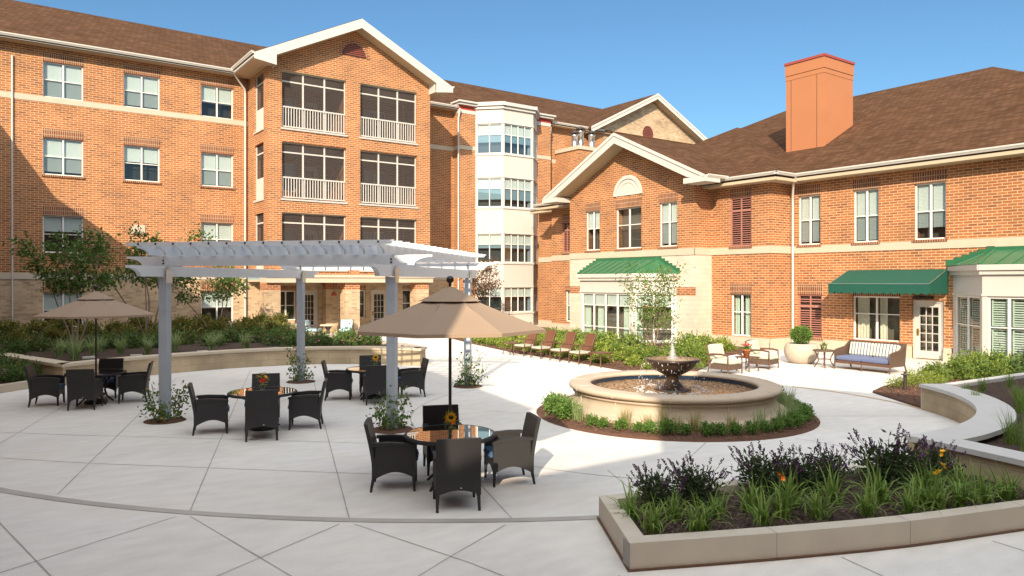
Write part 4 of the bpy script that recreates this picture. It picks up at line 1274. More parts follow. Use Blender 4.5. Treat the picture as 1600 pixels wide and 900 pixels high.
    fl.build('flashing', 'greenmetal', o)
bay(XG, BY0, BY1, BD, 3.24, 3.92, 2.3, .12, 2.30, 'stone', (2, 4, 2), 23.9, 27.9, .10, .2, False)
bay(XM, 5.7, 12.14, 1.57, 3.42, 3.94, 2.4, .30, 2.36, 'precast', (2, 5, 2), 7.2, 10.8, .20, 0, True)

# south wing, invented behind the viewpoint, shaped to shade the plaza
m = MB()
m.extrude([(-3.55, -4.2, 0), (5.6, -4.2, 0), (5.6, -4.2, 9.7), (-.2, -4.2, 13.2), (-3.55, -4.2, 11.2)], (0, -9, 0))
m.box(5.6, 40, -13, -4.2, 0, 9.5)
m.extrude([(10.5, -4.2, 9.5), (24, -4.2, 9.5), (17.2, -4.2, 13.6)], (0, -8, 0))
m.box(-8.0, -3.55, -13, -4.2, 0, 9.6)
m.build_split('added_south_wing_wall', 'brick', rb, RB)
m = MB()
m.slab([(5.9, -3.9, 9.62), (-.2, -3.9, 13.32), (-.2, -13.2, 13.32), (5.9, -13.2, 9.62)], .1); m.slab([(-3.7, -3.9, 11.25), (-3.7, -13.2, 11.25), (-.2, -13.2, 13.32), (-.2, -3.9, 13.32)], .1)
m.build('added_south_wing_roof', 'shingle', rb, RB)

# awning ---------------------------------------------------------------------
aw = thing('awning', 'dark green fabric awning with scalloped valance over the patio door and picture window', 'awning', (27.9, 14.17, 2.3))
AO = (27.9, 14.17, 2.3)
y0, y1, xf = 12.29, 16.06, 26.60
m = MB()
T0, T1, Fv = 3.30, 2.76, 2.42
m.slab([(27.99, y0, T0), (27.99, y1, T0), (xf, y1, T1), (xf, y0, T1)], .012)
m.add([(27.99, y0, T0), (xf, y0, T1), (27.99, y0, T1)], [(0, 1, 2)]); m.add([(27.99, y1, T0), (xf, y1, T1), (27.99, y1, T1)], [(0, 2, 1)])
def valance(p0, p1, n):
    p0 = Vector(p0); p1 = Vector(p1); k = n * 8
    rows_ = [[], []]
    for i in range(k + 1):
        u_ = i / k; p = p0.lerp(p1, u_)
        rows_[0].append(p); rows_[1].append(p - Vector((0, 0, .30 + .075 * abs(math.sin(math.pi * u_ * n)))))
    m.grid(rows_, 0, False)
valance((xf, y1, T1), (xf, y0, T1), 14); valance((27.98, y0, T1), (xf, y0, T1), 5); valance((27.98, y1, T1), (xf, y1, T1), 5)
m.build('canopy', 'greencloth', aw, AO)
m = MB()
for y in (y0 + .03, y1 - .03):
    m.tube([(27.98, y, T1), (xf + .03, y, T1)], .018, 8); m.tube([(27.98, y, T0 - .02), (xf + .03, y, T1)], .018, 8)
m.tube([(xf + .03, y0 + .03, T1), (xf + .03, y1 - .03, T1)], .018, 8)
m.build('awning_frame', 'galv', aw, AO)
# ================================================================== walls, beds
def smooth_path(pts, n=8):
    out = []
    P = [Vector((p[0], p[1])) for p in pts]
    for i in range(len(P) - 1):
        a = P[max(i - 1, 0)]; b_ = P[i]; c = P[i + 1]; d = P[min(i + 2, len(P) - 1)]
        for k in range(n):
            t = k / n
            out.append(0.5 * ((2 * b_) + (c - a) * t + (2 * a - 5 * b_ + 4 * c - d) * t * t + (3 * b_ - a - 3 * c + d) * t ** 3))
    out.append(P[-1])
    return [(p.x, p.y) for p in out]

def offset_path(pts, d):
    """shift to the left of travel by d"""
    P = [Vector((p[0], p[1])) for p in pts]; out = []
    for i, p in enumerate(P):
        e0 = (P[i] - P[i - 1]).normalized() if i > 0 else (P[1] - P[0]).normalized()
        e1 = (P[i + 1] - P[i]).normalized() if i < len(P) - 1 else e0
        n0 = Vector((-e0.y, e0.x)); n1 = Vector((-e1.y, e1.x))
        m = (n0 + n1)
        m = m.normalized() if m.length > 1e-6 else n0
        k = d / max(.35, m.dot(n0))
        out.append((p.x + m.x * k, p.y + m.y * k))
    return out

def wall_along(mb, pts, d0, d1, z0, z1, mi=0):
    A = offset_path(pts, d0); B = offset_path(pts, d1); n = len(pts)
    vs = []
    for i in range(n):
        vs += [(A[i][0], A[i][1], z0), (B[i][0], B[i][1], z0), (B[i][0], B[i][1], z1), (A[i][0], A[i][1], z1)]
    fs = [(0, 1, 2, 3), tuple(4 * (n - 1) + k for k in (3, 2, 1, 0))]
    for i in range(n - 1):
        for k in range(4):
            fs.append((4 * i + k, 4 * (i + 1) + k, 4 * (i + 1) + (k + 1) % 4, 4 * i + (k + 1) % 4))
    mb.add(vs, fs, mi)

def soil(name, poly, z, mat='mulch', th=None, label=None, bumpy=0.03):
    """triangulated bumpy bed surface inside polygon"""
    import mathutils.geometry as mg
    xs = [p[0] for p in poly]; ys = [p[1] for p in poly]
    P = [Vector((p[0], p[1], z)) for p in poly]
    m = MB()
    tri = mg.tessellate_polygon([P])
    m.add(P, [tuple(t) for t in tri])
    for i in range(len(P)):
        a, b_ = P[i], P[(i + 1) % len(P)]
        m.quad(a, b_, Vector((b_.x, b_.y, 0)), Vector((a.x, a.y, 0)))
    o = m.build(name, mat)
    struct(o, label)
    return o

def inside(p, poly):
    x, y = p; c = False; n = len(poly)
    for i in range(n):
        x0, y0 = poly[i]; x1, y1 = poly[(i + 1) % n]
        if (y0 > y) != (y1 > y) and x < (x1 - x0) * (y - y0) / (y1 - y0) + x0:
            c = not c
    return c

def chips(poly, z, n, mat='chip', size=(.025, .07), name='mulch_chips', label='loose bark mulch chips'):
    xs = [p[0] for p in poly]; ys = [p[1] for p in poly]
    m = MB(); k = 0
    P, D, W, L, w = [], [], [], [], []
    while k < n:
        p = (random.uniform(min(xs), max(xs)), random.uniform(min(ys), max(ys)))
        if not inside(p, poly): continue
        k += 1
        a = random.uniform(0, 6.283)
        d = Vector((math.cos(a), math.sin(a), random.uniform(-.1, .5))).normalized()
        s = d.cross(Vector((random.gauss(0, .4), random.gauss(0, .4), 1))).normalized()
        P.append((p[0], p[1], z + random.uniform(-.002, .025))); D.append(d); W.append(s)
        L.append(random.uniform(*size)); w.append(random.uniform(.012, .028))
    m.cards(P, D, W, L, w)
    o = m.build(name, mat); o['kind'] = 'stuff'
    return o

# left raised planter
PW = [(0.0, 28.9), (0.59, 27.03), (1.72, 23.47)]
PWc = smooth_path([(1.72, 23.47), (3.1, 24.22), (5.3, 24.83), (7.38, 24.98), (9.39, 24.45), (11.1, 23.2), (11.99, 22.0)], 6)
PWr = [(11.99, 22.0), (12.5, 22.5), (12.6, 24.5), (12.3, 29.5), (11.3, 34.2)]
path = PW + PWc[1:] + PWr[1:]
pl = thing('planter_wall', 'long curved tan block planter wall with pale capstone below the tall brick building', 'planter wall', (6.5, 24.9, 0))
m = MB(); wall_along(m, path, .05, .38, 0, .505); m.build('block_wall', 'splitblock', pl, (6.5, 24.9, 0))
m = MB(); wall_along(m, path, 0, .46, .507, .585); m.build('capstone', 'band', pl, (6.5, 24.9, 0))
bedL = offset_path(path, .36) + [(11.0, 39.4), (-6, 39.4), (-6, 29.5)]
soil('planting_bed', bedL, .49, 'mulch', label='dark mulch bed behind the long curved planter wall')
KL = [(-2.2, 20.6), (-0.6, 22.05), (0.32, 22.85), (1.04, 23.45), (1.66, 23.9)]
k = thing('stone_kerb', 'low pale stone kerb at the far left edge of the plaza', 'kerb', (0, 22.4, 0))
m = MB(); wall_along(m, KL, 0, .2, 0, .20); m.build('kerb_block', 'band', k, (0, 22.4, 0))
bedLL = offset_path(KL, .18) + [(1.5, 24.3), (.5, 27.0), (-.2, 29.4), (-6, 29.4), (-6, 22)]
soil('planting_bed', bedLL, .14, 'mulch', label='low mulch bed at the far left of the plaza')

# serpentine wall on the right
arcp = arc(FC[0], FC[1], 5.62, -31.5, -101, 26)
sw_ = thing('serpentine_wall', 'tan split-block wall with wide pale capstone curving round the fountain side of the right planter', 'planter wall', (14.5, 6.3, 0))
SO = (14.5, 6.3, 0)
end = arcp[-1]
m = MB(); wall_along(m, arcp, .04, .36, 0, .495)
stl = [(end[0] + .05, end[1] + .02), (10.78, 3.9), (10.35, 2.0), (9.9, -.5)]
wall_along(m, stl, .04, .36, 0, .495)
m.build('block_wall', 'splitblock', sw_, SO)
m = MB(); wall_along(m, arcp, -.02, .56, .497, .57); wall_along(m, stl, -.02, .46, .499, .573); m.build('capstone', 'capstone', sw_, SO)
bedR = [(p[0], p[1]) for p in offset_path(arcp, .3)] + [(p[0], p[1]) for p in offset_path(stl, .3)[1:]] + [(24, -.5), (26.4, 7.4), (17.4, 7.8)]
soil('planting_bed', bedR, .42, 'mulch', label='mulch bed inside the serpentine planter wall')
k = thing('stone_kerb', 'straight grey stone kerb between the shrub bed and the right planter', 'kerb', (20, 7.8, 0))
m = MB(); wall_along(m, [(17.05, 7.95), (20, 7.75), (26.3, 7.35)], -.12, .12, 0, .50); m.build('kerb_block', 'capstone', k, (20, 7.8, 0))
bedS = [(18.5, 9.95), (19.6, 10.25), (20.62, 10.42), (22.61, 10.68), (25.9, 11.0), (26.3, 7.5), (17.1, 8.1)]
soil('planting_bed', bedS, .05, 'mulchred', label='red-brown mulch bed before the right bay window')

# front kerbed bed
FO = (7.6, 5.0, 0)
near = smooth_path([(5.16, 5.21), (6.6, 4.55), (8.1, 3.94), (9.7, 3.44), (11.3, 2.9)], 3)
fb = thing('stone_kerb', 'low tan stone kerb edging the flower bed in the right foreground', 'kerb', FO)
loop = [(10.75, 5.38), (8.4, 5.95), (6.0, 6.58)] + near
m = MB(); wall_along(m, loop, 0, .19, 0, .275); m.build('kerb_block', 'kerbstone', fb, FO)
m = MB()
for (x, y) in ((5.21, 5.19), (6.75, 4.49), (8.3, 3.87), (9.8, 3.40)):
    q = min(range(len(near) - 1), key=lambda i_: math.dist(near[i_], (x, y))); d_ = Vector((near[q + 1][0] - near[q][0], near[q + 1][1] - near[q][1])).normalized(); nn_ = Vector((-d_.y, d_.x))
    c_ = Vector(near[q]) + nn_ * .095
    m.cbox((c_.x, c_.y, .1395), (.007, .194, .275), 0, Matrix.Rotation(math.atan2(d_.y, d_.x), 3, 'Z'))
m.build_split('kerb_joint', 'grey', fb, FO)
m = MB(); wall_along(m, loop, -.025, 0, 0, .02); m.build('sealant_joint', 'brownframe', fb, FO)
bedF = [(10.8, 5.25), (8.4, 5.8), (6.12, 6.42), (5.50, 5.36)] + [(p[0], p[1] + .15) for p in near[3:]]
soil('planting_bed', bedF, .19, 'mulch', label='dark mulch flower bed in the right foreground')
chips(bedF, .195, 7000)
chips(bedR, .425, 3500, size=(.03, .09), mat='chip')
chips([(18.5, 9.95), (22.61, 10.68), (24, 8.5), (17.1, 8.1)], .055, 2200, 'chipred', (.03, .09))
# bed by the gable building and bed round the fountain
bedG = [(23.2, 37.4), (21.2, 37.0), (19.46, 33.49), (18.06, 28.2), (17.25, 24.0), (17.1, 20.88), (16.6, 17.4), (16.62, 15.97), (18.05, 15.4), (19.8, 16.3), (22, 17.84), (26.5, 18.9), (26.5, 21.7), (25.4, 22.0), (25.4, 30.2), (26.5, 31), (27.9, 34), (27.9, 36.5)]
soil('planting_bed', bedG, .05, 'mulchred', label='red-brown mulch bed along the two-storey building')
bedC = arc(FC[0], FC[1], 2.97, 0, 360, 72)[:-1]
m = MB()
for r0, r1, z0, z1 in ((2.97, 2.90, .0, .05), (2.90, 2.2, .05, .13)):
    a0 = arc(FC[0], FC[1], r0, 0, 360, 72); a1 = arc(FC[0], FC[1], r1, 0, 360, 72)
    for i in range(72): m.quad((*a0[i], z0), (*a0[i + 1], z0), (*a1[i + 1], z1), (*a1[i], z1))
struct(m.build('planting_bed', 'mulchred'), 'mulch ring bed round the fountain')
chips([(16.7, 17.4), (16.7, 16.0), (18.0, 15.5), (19.8, 16.4), (22, 18), (20, 19.5), (17.4, 19.5)], .055, 3200, 'chipred', (.04, .11))
ringp = arc(FC[0], FC[1], 2.9, 0, 360, 60)[:-1]
cp_ = [(FC[0] + (2.35 + .5 * random.random()) * math.cos(a), FC[1] + (2.35 + .5 * random.random()) * math.sin(a)) for a in np.linspace(0, 6.283, 3)]
m = MB(); P, D, W, L, w_ = [], [], [], [], []
for _ in range(2600):
    a = random.uniform(0, 6.283); rr = random.uniform(2.3, 2.93)
    d = Vector((random.gauss(0, 1), random.gauss(0, 1), random.uniform(-.1, .5))).normalized(); s = d.cross(Vector((random.gauss(0, .4), random.gauss(0, .4), 1))).normalized()
    P.append((FC[0] + rr * math.cos(a), FC[1] + rr * math.sin(a), .05 + .115 * min(1, (2.95 - rr) / .7) + .01)); D.append(d); W.append(s); L.append(random.uniform(.03, .08)); w_.append(random.uniform(.015, .03))
m.cards(P, D, W, L, w_); o = m.build('mulch_chips', 'chipred'); o['kind'] = 'stuff'

# ================================================================== fountain
fo = thing('fountain', 'round cast-stone fountain with tiered dark bowl and water jet in a ring of shrubs', 'fountain', (FC[0], FC[1], 0))
m = MB()
m.lathe([(2.36, 0), (2.36, .17), (2.33, .20), (2.25, .21), (2.20, .22), (2.20, .27), (2.14, .34), (2.115, .42), (2.13, .47), (2.17, .485), (2.17, .51), (2.13, .52), (2.13, .535), (2.20, .55), (2.245, .575), (2.25, .61), (2.235, .645), (2.19, .665), (1.86, .67), (1.80, .66), (1.775, .635), (1.77, .60), (1.79, .585), (1.80, .30)], 96)
m.build('basin', 'basin', fo)
m = MB()
for k in range(12):
    a = 2 * math.pi * (k + .37) / 12
    c, s = math.cos(a), math.sin(a)
    for r0, r1, z0, z1 in ((2.205, 2.208, .22, .27), (2.135, 2.148, .30, .47), (2.245, 2.254, .565, .64), (1.86, 2.20, .666, .673)):
        m.cbox((c * (r0 + r1) / 2, s * (r0 + r1) / 2, (z0 + z1) / 2), (max(.006, r1 - r0), .012, z1 - z0), 0, Matrix.Rotation(a, 3, 'Z'))
m.build('joint', 'white', fo)
m = MB(); m.lathe([(1.785, .40), (1.785, .60)], 72); m.build('pool_tile', 'pooltile', fo)
m = MB()
rows_ = []
for i in range(40):
    r_ = 1.785 * i / 39
    rows_.append([(r_ * math.cos(2 * math.pi * q / 90), r_ * math.sin(2 * math.pi * q / 90), .50 + .012 * math.sin(9 * r_) * math.exp(-.8 * r_) + random.gauss(0, .004)) for q in range(91)])
m.grid(rows_); m.build('pool_water', 'water', fo)
m = MB()
m.lathe([(.40, .42), (.40, .52), (.36, .54), (.26, .56), (.21, .62), (.15, .68), (.13, .73), (.145, .78), (.20, .83), (.30, .88), (.42, .96), (.50, 1.05), (.53, 1.10), (.57, 1.115), (.60, 1.14), (.595, 1.17), (.55, 1.18), (.50, 1.165), (.2, 1.15), (.001, 1.14)], 56)
bw = m.build('bowl', 'bowl', fo)
m = MB(); m.lathe([(.001, 1.172), (.15, 1.174), (.54, 1.172)], 40); m.build('bowl_water', 'water', bw)
m = MB()
m.lathe([(.15, 1.17), (.12, 1.20), (.085, 1.24), (.065, 1.32), (.045, 1.38), (.03, 1.44), (.012, 1.49)], 18)
m.v = [(x * (1 + random.uniform(-.15, .15)), y * (1 + random.uniform(-.15, .15)), z) for x, y, z in m.v]
m.lathe([(.03, 1.18), (.025, 1.3), (.012, 1.42), (.004, 1.46)], 10)
m.build('water_jet', 'jet', fo)
m = MB()
for _ in range(240):
    a = random.uniform(0, 6.283); t_ = random.random(); rr = .60 + .16 * t_ + random.gauss(0, .015)
    z = 1.13 - .62 * t_ ** 1.3
    s = random.uniform(.004, .010)
    m.ball((rr * math.cos(a), rr * math.sin(a), z), s, 0, 5, random.uniform(1, 3.5))
for _ in range(70):
    a = random.uniform(0, 6.283); rr = random.uniform(0, .09); m.ball((rr * math.cos(a), rr * math.sin(a), random.uniform(1.38, 1.62)), random.uniform(.004, .009), 0, 5, 1.5)
m.build('falling_drops', 'drop', fo)['kind'] = 'stuff'
m = MB()
for _ in range(90):
    a = random.uniform(0, 6.283); rr = random.gauss(.74, .07)
    m.ball((rr * math.cos(a), rr * math.sin(a), .51), random.uniform(.015, .04), 0, 6, .5)
m.build('splash_foam', 'drop', fo)['kind'] = 'stuff'

# ================================================================== pergola
PC = (6.84, 16.67); PRZ = R(-46.33)
pg = thing('pergola', 'white vinyl pergola on four grey posts standing over the dining tables', 'pergola', (PC[0], PC[1], 0), PRZ)
HT, HS = 2.44, 2.975
def beam(axis, c, a0, a1, z0, z1, th, cove=.28, name='beam', mat='pergola', bolts=()):
    """board along axis 'x' or 'y' with cove-cut ends, centred at c on the other axis"""
    h = z1 - z0
    pr = [(a0, z1), (a0, z1 - h * .22)]
    for i in range(1, 8):
        u = i / 7; pr.append((a0 + cove * math.sin(u * math.pi / 2), z1 - h * .22 - (h * .78) * (1 - math.cos(u * math.pi / 2))))
    for i in range(7, 0, -1):
        u = i / 7; pr.append((a1 - cove * math.sin(u * math.pi / 2), z1 - h * .22 - (h * .78) * (1 - math.cos(u * math.pi / 2))))
    pr += [(a1, z1 - h * .22), (a1, z1)]
    m = MB()
    if axis == 'x': m.extrude([(a, c - th / 2, z) for a, z in pr], (0, th, 0))
    else: m.extrude([(c - th / 2, a, z) for a, z in pr], (th, 0, 0))
    o = m.build(name, mat, pg)
    if bolts:
        k = MB()
        for a, z in bolts:
            if axis == 'x': k.tube([(a, c - th / 2 - .012, z), (a, c - th / 2 + .001, z)], .020, 8)
            else: k.tube([(c - th / 2 - .012, a, z), (c - th / 2 + .001, a, z)], .020, 8)
        k.build('bolts', 'dark', o)
    return o
for sx in (-1, 1):
    for sy in (-1, 1):
        m = MB(); a = .085
        m.box(sx * HT - a, sx * HT + a, sy * HS - a, sy * HS + a, .0, 2.94)
        po = m.build('post', 'post', pg)
        m = MB(); m.box(sx * HT - .11, sx * HT + .11, sy * HS - .11, sy * HS + .11, .0, .03); m.build('base_plate', 'galv', po)
        m = MB(); m.box(sx * HT - .10, sx * HT - .088, sy * HS - .1, sy * HS + .1, 2.82, 3.10); m.box(sx * HT + .088, sx * HT + .10, sy * HS - .1, sy * HS + .1, 2.82, 3.10); m.build('bracket', 'galv', po)
for sx in (-1, 1):
    beam('y', sx * HT, -HS - 1.1, HS + 1.05, 2.95, 3.165, .10, .32, 'carrier_beam')
for sy in (-1, 1):
    beam('x', sy * HS, -HT - .85, HT + .82, 3.168, 3.365, .10, .36, 'cross_beam', bolts=[(sx * HT + d, 3.25 + e) for sx in (-1, 1) for d in (0,) for e in (-.03, .03)])
for i in range(14):
    t = .03 + 4.89 * i / 13
    beam('y', t - HT, -HS - .86, HS + .82, 3.368, 3.535, .040, .30, 'rafter')
for i in range(18):
    s = -.82 + 7.55 * i / 17
    beam('x', s - HS, -HT - .28, HT + .34, 3.538, 3.61, .042, .06, 'purlin', bolts=[(.03 + 4.89 * q / 13 - HT, 3.575) for q in range(14)] if i == 0 else ())

# ================================================================== plants
def unit(a): return a / np.linalg.norm(a, axis=1, keepdims=True)
def leaves(mb, C, spread, n, L, w, up=.35, mi=0):
    """n leaves gaussian about every clump centre in C (kx3)"""
    C = np.asarray(C, float); k = len(C)
    idx = RN.integers(0, k, n)
    P = C[idx] + RN.normal(0, 1, (n, 3)) * np.asarray(spread)
    D = unit(RN.normal(0, 1, (n, 3)) + np.array([0, 0, up]) + unit(P - C.mean(0) + 1e-6) * .8)
    W = unit(np.cross(D, RN.normal(0, 1, (n, 3))))
    mb.cards(P, D, W, RN.uniform(L * .6, L * 1.25, n), RN.uniform(w * .7, w * 1.2, n), mi)

def dome_pts(n, rx, rz, z0=.05, shell=.55):
    out = []
    while len(out) < n:
        p = RN.normal(0, 1, 3); p /= np.linalg.norm(p)
        if p[2] < -.15: continue
        rr = shell + (1 - shell) * RN.random()
        out.append((p[0] * rx * rr, p[1] * rx * rr, z0 + max(0.02, p[2]) * rz * rr))
    return np.array(out)

def blades(mb, n, L, w, spread, droop=.9, mi=0, r0=.05, seg=4):
    for _ in range(n):
        a = random.uniform(0, 6.283); l = L * random.uniform(.55, 1.15); lean = spread * random.uniform(.15, 1.0); wd = w * random.uniform(.7, 1.2)
        p = Vector((r0 * random.gauss(0, 1), r0 * random.gauss(0, 1), 0)); el = math.pi / 2 - lean * .55
        side = Vector((-math.sin(a), math.cos(a), 0)); pts = []
        for k in range(seg + 1):
            pts.append((p.copy(), wd * (1 - (k / seg) ** 1.6) + .0006))
            p = p + Vector((math.cos(a) * math.cos(el), math.sin(a) * math.cos(el), math.sin(el))) * (l / seg)
            el -= droop * lean * 1.0 / seg * (1.2 + k * .5)
        vs = []
        for q, ww in pts: vs += [q + side * ww / 2, q - side * ww / 2]
        mb.add(vs, [(2 * k, 2 * k + 1, 2 * k + 3, 2 * k + 2) for k in range(seg)], mi, True)

def petals(mb, c, r, n=10, mi=0, tilt=.3, facing=None):
    """flower head of n petals"""
    f = Vector(facing or (random.gauss(0, .4), random.gauss(0, .4), 1)).normalized()
    u = f.orthogonal().normalized(); v = f.cross(u); c = Vector(c)
    P, D, W = [], [], []
    for k in range(n):
        a = 2 * math.pi * k / n + random.uniform(-.1, .1)
        d = (u * math.cos(a) + v * math.sin(a) + f * tilt).normalized()
        P.append(c); D.append(d); W.append(f.cross(d).normalized())
    mb.cards(P, D, W, [r] * n, [r * 2.6 / n + r * .18] * n, mi)

PROTO = {}
def place(kind, maker, loc, rz=None, sc=1.0, **kw):
    """first use builds and moves the prototype, later uses copy it"""
    rz = random.uniform(0, 6.283) if rz is None else rz
    if kind not in PROTO:
        o = maker(); PROTO[kind] = o
        o.location = loc; o.rotation_euler = (0, 0, rz); o.scale = (sc, sc, sc) if not isinstance(sc, tuple) else sc
        for k_, v_ in kw.items():
            if v_: o[{'label': 'label', 'cat': 'category', 'group': 'group'}[k_]] = v_
        return o
    return dup(PROTO[kind], loc, rz, sc, **kw)

def stems(mb, n, h, r, spread):
    for _ in range(n):
        a = random.uniform(0, 6.283)
        mb.tube([(0.02 * math.cos(a), .02 * math.sin(a), 0), (spread * .4 * math.cos(a), spread * .4 * math.sin(a), h * .5), (spread * math.cos(a), spread * math.sin(a), h)], [r, r * .8, r * .4], 5)

def mk_shrub(name, leaf, n, rx, rz, L, w, clumps=26, spread=.09, flower=None, nf=0, fr_=.03, accent=None, na=0, up=.35, shell=.55):
    def f():
        t = thing(name, None, None)
        C = dome_pts(clumps, rx, rz, .08, shell)
        m = MB(); leaves(m, C, spread, n, L, w, up)
        mats = [leaf]
        if accent: leaves(m, C, spread, na, L, w, up, 1); mats.append(accent)
        m.build('foliage', mats, t)
        m = MB(); stems(m, 7, rz * .8, .008, rx * .6); m.build('stem', 'barkdark', t)
        if flower:
            m = MB()
            for _ in range(nf):
                c = C[RN.integers(0, len(C))] * 1.02
                c = c + RN.normal(0, spread * .7, 3); c[2] = abs(c[2]) + .05
                petals(m, c, fr_ * random.uniform(.7, 1.3), 6)
            m.build('flower', flower, t)
        return t
    return f
def mk_tuft(name, leaf, n, L, w, spread, droop=.9, flower=None, nf=0, accent=None):
    def f():
        t = thing(name, None, None); m = MB()
        blades(m, n, L, w, spread, droop); mats = [leaf]
        if accent: blades(m, n // 5, L, w, spread, droop, 1); mats.append(accent)
        m.build('foliage', mats, t)
        if flower:
            s = MB(); q = MB()
            for _ in range(nf):
                a = random.uniform(0, 6.283); r_ = random.uniform(.05, .22); h = L * random.uniform(.85, 1.1)
                s.tube([(0, 0, 0), (r_ * .4 * math.cos(a), r_ * .4 * math.sin(a), h * .6), (r_ * math.cos(a), r_ * math.sin(a), h)], .004, 5)
                petals(q, (r_ * math.cos(a), r_ * math.sin(a), h), .06, 6, 0, .8)
                petals(q, (r_ * math.cos(a) + .03, r_ * math.sin(a), h - .03), .05, 6, 0, .8, (.6, -.6, .5))
            s.build('flower_stalk', 'stem', t); q.build('flower', flower, t)
        return t
    return f
def mk_spiky(flowercol):
    """bush with dark upright flower spikes"""
    def f():
        t = thing('flowering_bush', None, None)
        C = dome_pts(40, .36, .42, .12, .3)
        m = MB(); leaves(m, C, .09, 1050, .11, .036, .5); m.build('foliage', 'leaf_bush', t)
        s = MB()
        for _ in range(26):
            a = random.uniform(0, 6.283); r_ = .52 * math.sqrt(random.random()); h = random.uniform(.50, .74) - r_ * .30
            ln = random.uniform(.07, .17); tip = Vector((r_ * math.cos(a), r_ * math.sin(a), h)); ax = Vector((math.cos(a) * r_ * 1.3, math.sin(a) * r_ * 1.3, .8)).normalized()
            s.tube([(0, 0, .1), tip * .6 + Vector((0, 0, .05)), tip], [.005, .004, .003], 5)
            for i in range(7):
                p = tip + ax * ln * i / 6; rr = .014 * (1 - i / 8)
                for _2 in range(3):
                    b_ = random.uniform(0, 6.283); dd = Vector((math.cos(b_), math.sin(b_), .9)).normalized()
                    s.cards([p], [dd], [dd.orthogonal().normalized()], [.036], [.021], 1 if random.random() < .12 else 2)
        s.build('flower_stalk', ['barkdark', flowercol, 'darkspike'], t)
        return t
    return f

# fountain ring
GB = 'boxwood shrubs round the fountain'
mkbox = mk_shrub('boxwood_shrub', 'leaf_box', 620, .135, .18, .048, .034, 30, .035)
def on_ring(adeg, r): return (FC[0] + r * math.cos(R(adeg)), FC[1] + r * math.sin(R(adeg)), .08)
for a in np.arange(-172, -20, 6.6):       # the near arc, from the left end to the right end of the ring
    place('box', mkbox, on_ring(a + random.uniform(-1.2, 1.2), 2.70), sc=random.uniform(.66, .98), label='small round boxwood at the front edge of the fountain bed', cat='shrub', group=GB)
for a in (-18, -8, 2, 12, 150, 160, 170):
    place('box', mkbox, on_ring(a, 2.62), sc=random.uniform(1.2, 1.5), label='larger boxwood at a side of the fountain bed', cat='shrub', group=GB)
GT = 'grass tufts round the fountain'
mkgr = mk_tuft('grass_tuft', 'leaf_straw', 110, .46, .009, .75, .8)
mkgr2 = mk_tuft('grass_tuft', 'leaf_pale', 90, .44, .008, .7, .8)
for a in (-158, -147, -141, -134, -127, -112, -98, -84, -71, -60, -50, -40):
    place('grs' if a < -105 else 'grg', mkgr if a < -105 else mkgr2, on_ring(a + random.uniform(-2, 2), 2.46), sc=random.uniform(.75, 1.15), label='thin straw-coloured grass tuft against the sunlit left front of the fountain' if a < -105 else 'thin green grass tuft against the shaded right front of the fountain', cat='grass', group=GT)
for a in (-34, -26, -16, 165, 176, 158):
    place('grg', mkgr2, on_ring(a, 2.55), sc=1.2, label='taller grass tuft at a side of the fountain bed', cat='grass', group=GT)

# front flower bed
GS = 'purple-spiked bushes in the front flower bed'
mkb = mk_spiky('purple')
for x, y, s, lab in ((6.45, 6.08, .82, 'leftmost purple-spiked bush in the foreground flower bed'), (6.95, 5.90, .92, 'purple-spiked bush beside the leftmost one in the foreground bed'),
                     (7.95, 5.68, 1.0, 'purple-spiked bush in the middle back of the foreground bed'), (8.4, 5.50, .95, 'dense purple-spiked bush right of the middle of the foreground bed'),
                     (8.9, 5.40, .9, 'smaller purple-spiked bush before the low wall corner'), (9.65, 4.98, 1.2, 'largest purple-spiked bush, by the corner of the tan block wall'), (10.15, 4.65, .95, 'purple-spiked bush tucked against the tan block wall')):
    place('spiky', mkb, (x, y, .19), sc=s * .8, label=lab, cat='bush', group=GS)
GD = 'daylilies in the front flower bed'
mkd = mk_tuft('daylily', 'leaf_blade', 50, .54, .030, 1.05, 1.35)
mkdo = mk_tuft('daylily', 'leaf_blade', 48, .52, .030, 1.05, 1.35, 'orange', 1)
mkdy = mk_tuft('daylily', 'leaf_blade', 48, .54, .030, 1.05, 1.35, 'yellow', 1)
for x, y in ((5.88, 5.92), (5.78, 5.48), (6.25, 5.62), (6.2, 5.2), (6.72, 5.42), (7.2, 5.28), (7.62, 4.72), (7.75, 5.16), (8.15, 4.45), (8.3, 4.95), (8.75, 4.65), (9.2, 4.35), (9.75, 3.92), (9.95, 4.25), (6.9, 4.93), (8.62, 4.2), (10.15, 3.78)):
    place('dl', mkd, (x, y, .19), sc=random.uniform(.75, 1.05), label='green strap-leaved daylily without flowers in the foreground bed', cat='daylily', group=GD)
place('dlo', mkdo, (7.32, 4.96, .19), sc=.95, label='daylily with orange flowers in the middle of the foreground bed', cat='daylily', group=GD)
for x, y, lab in ((9.35, 3.98, 'yellow-flowered daylily nearest the front kerb'), (9.75, 4.5, 'yellow-flowered daylily before the tan block wall'), (9.0, 4.12, 'yellow-flowered daylily left of the other yellow ones')):
    place('dly', mkdy, (x, y, .19), sc=.95, label=lab, cat='daylily', group=GD)
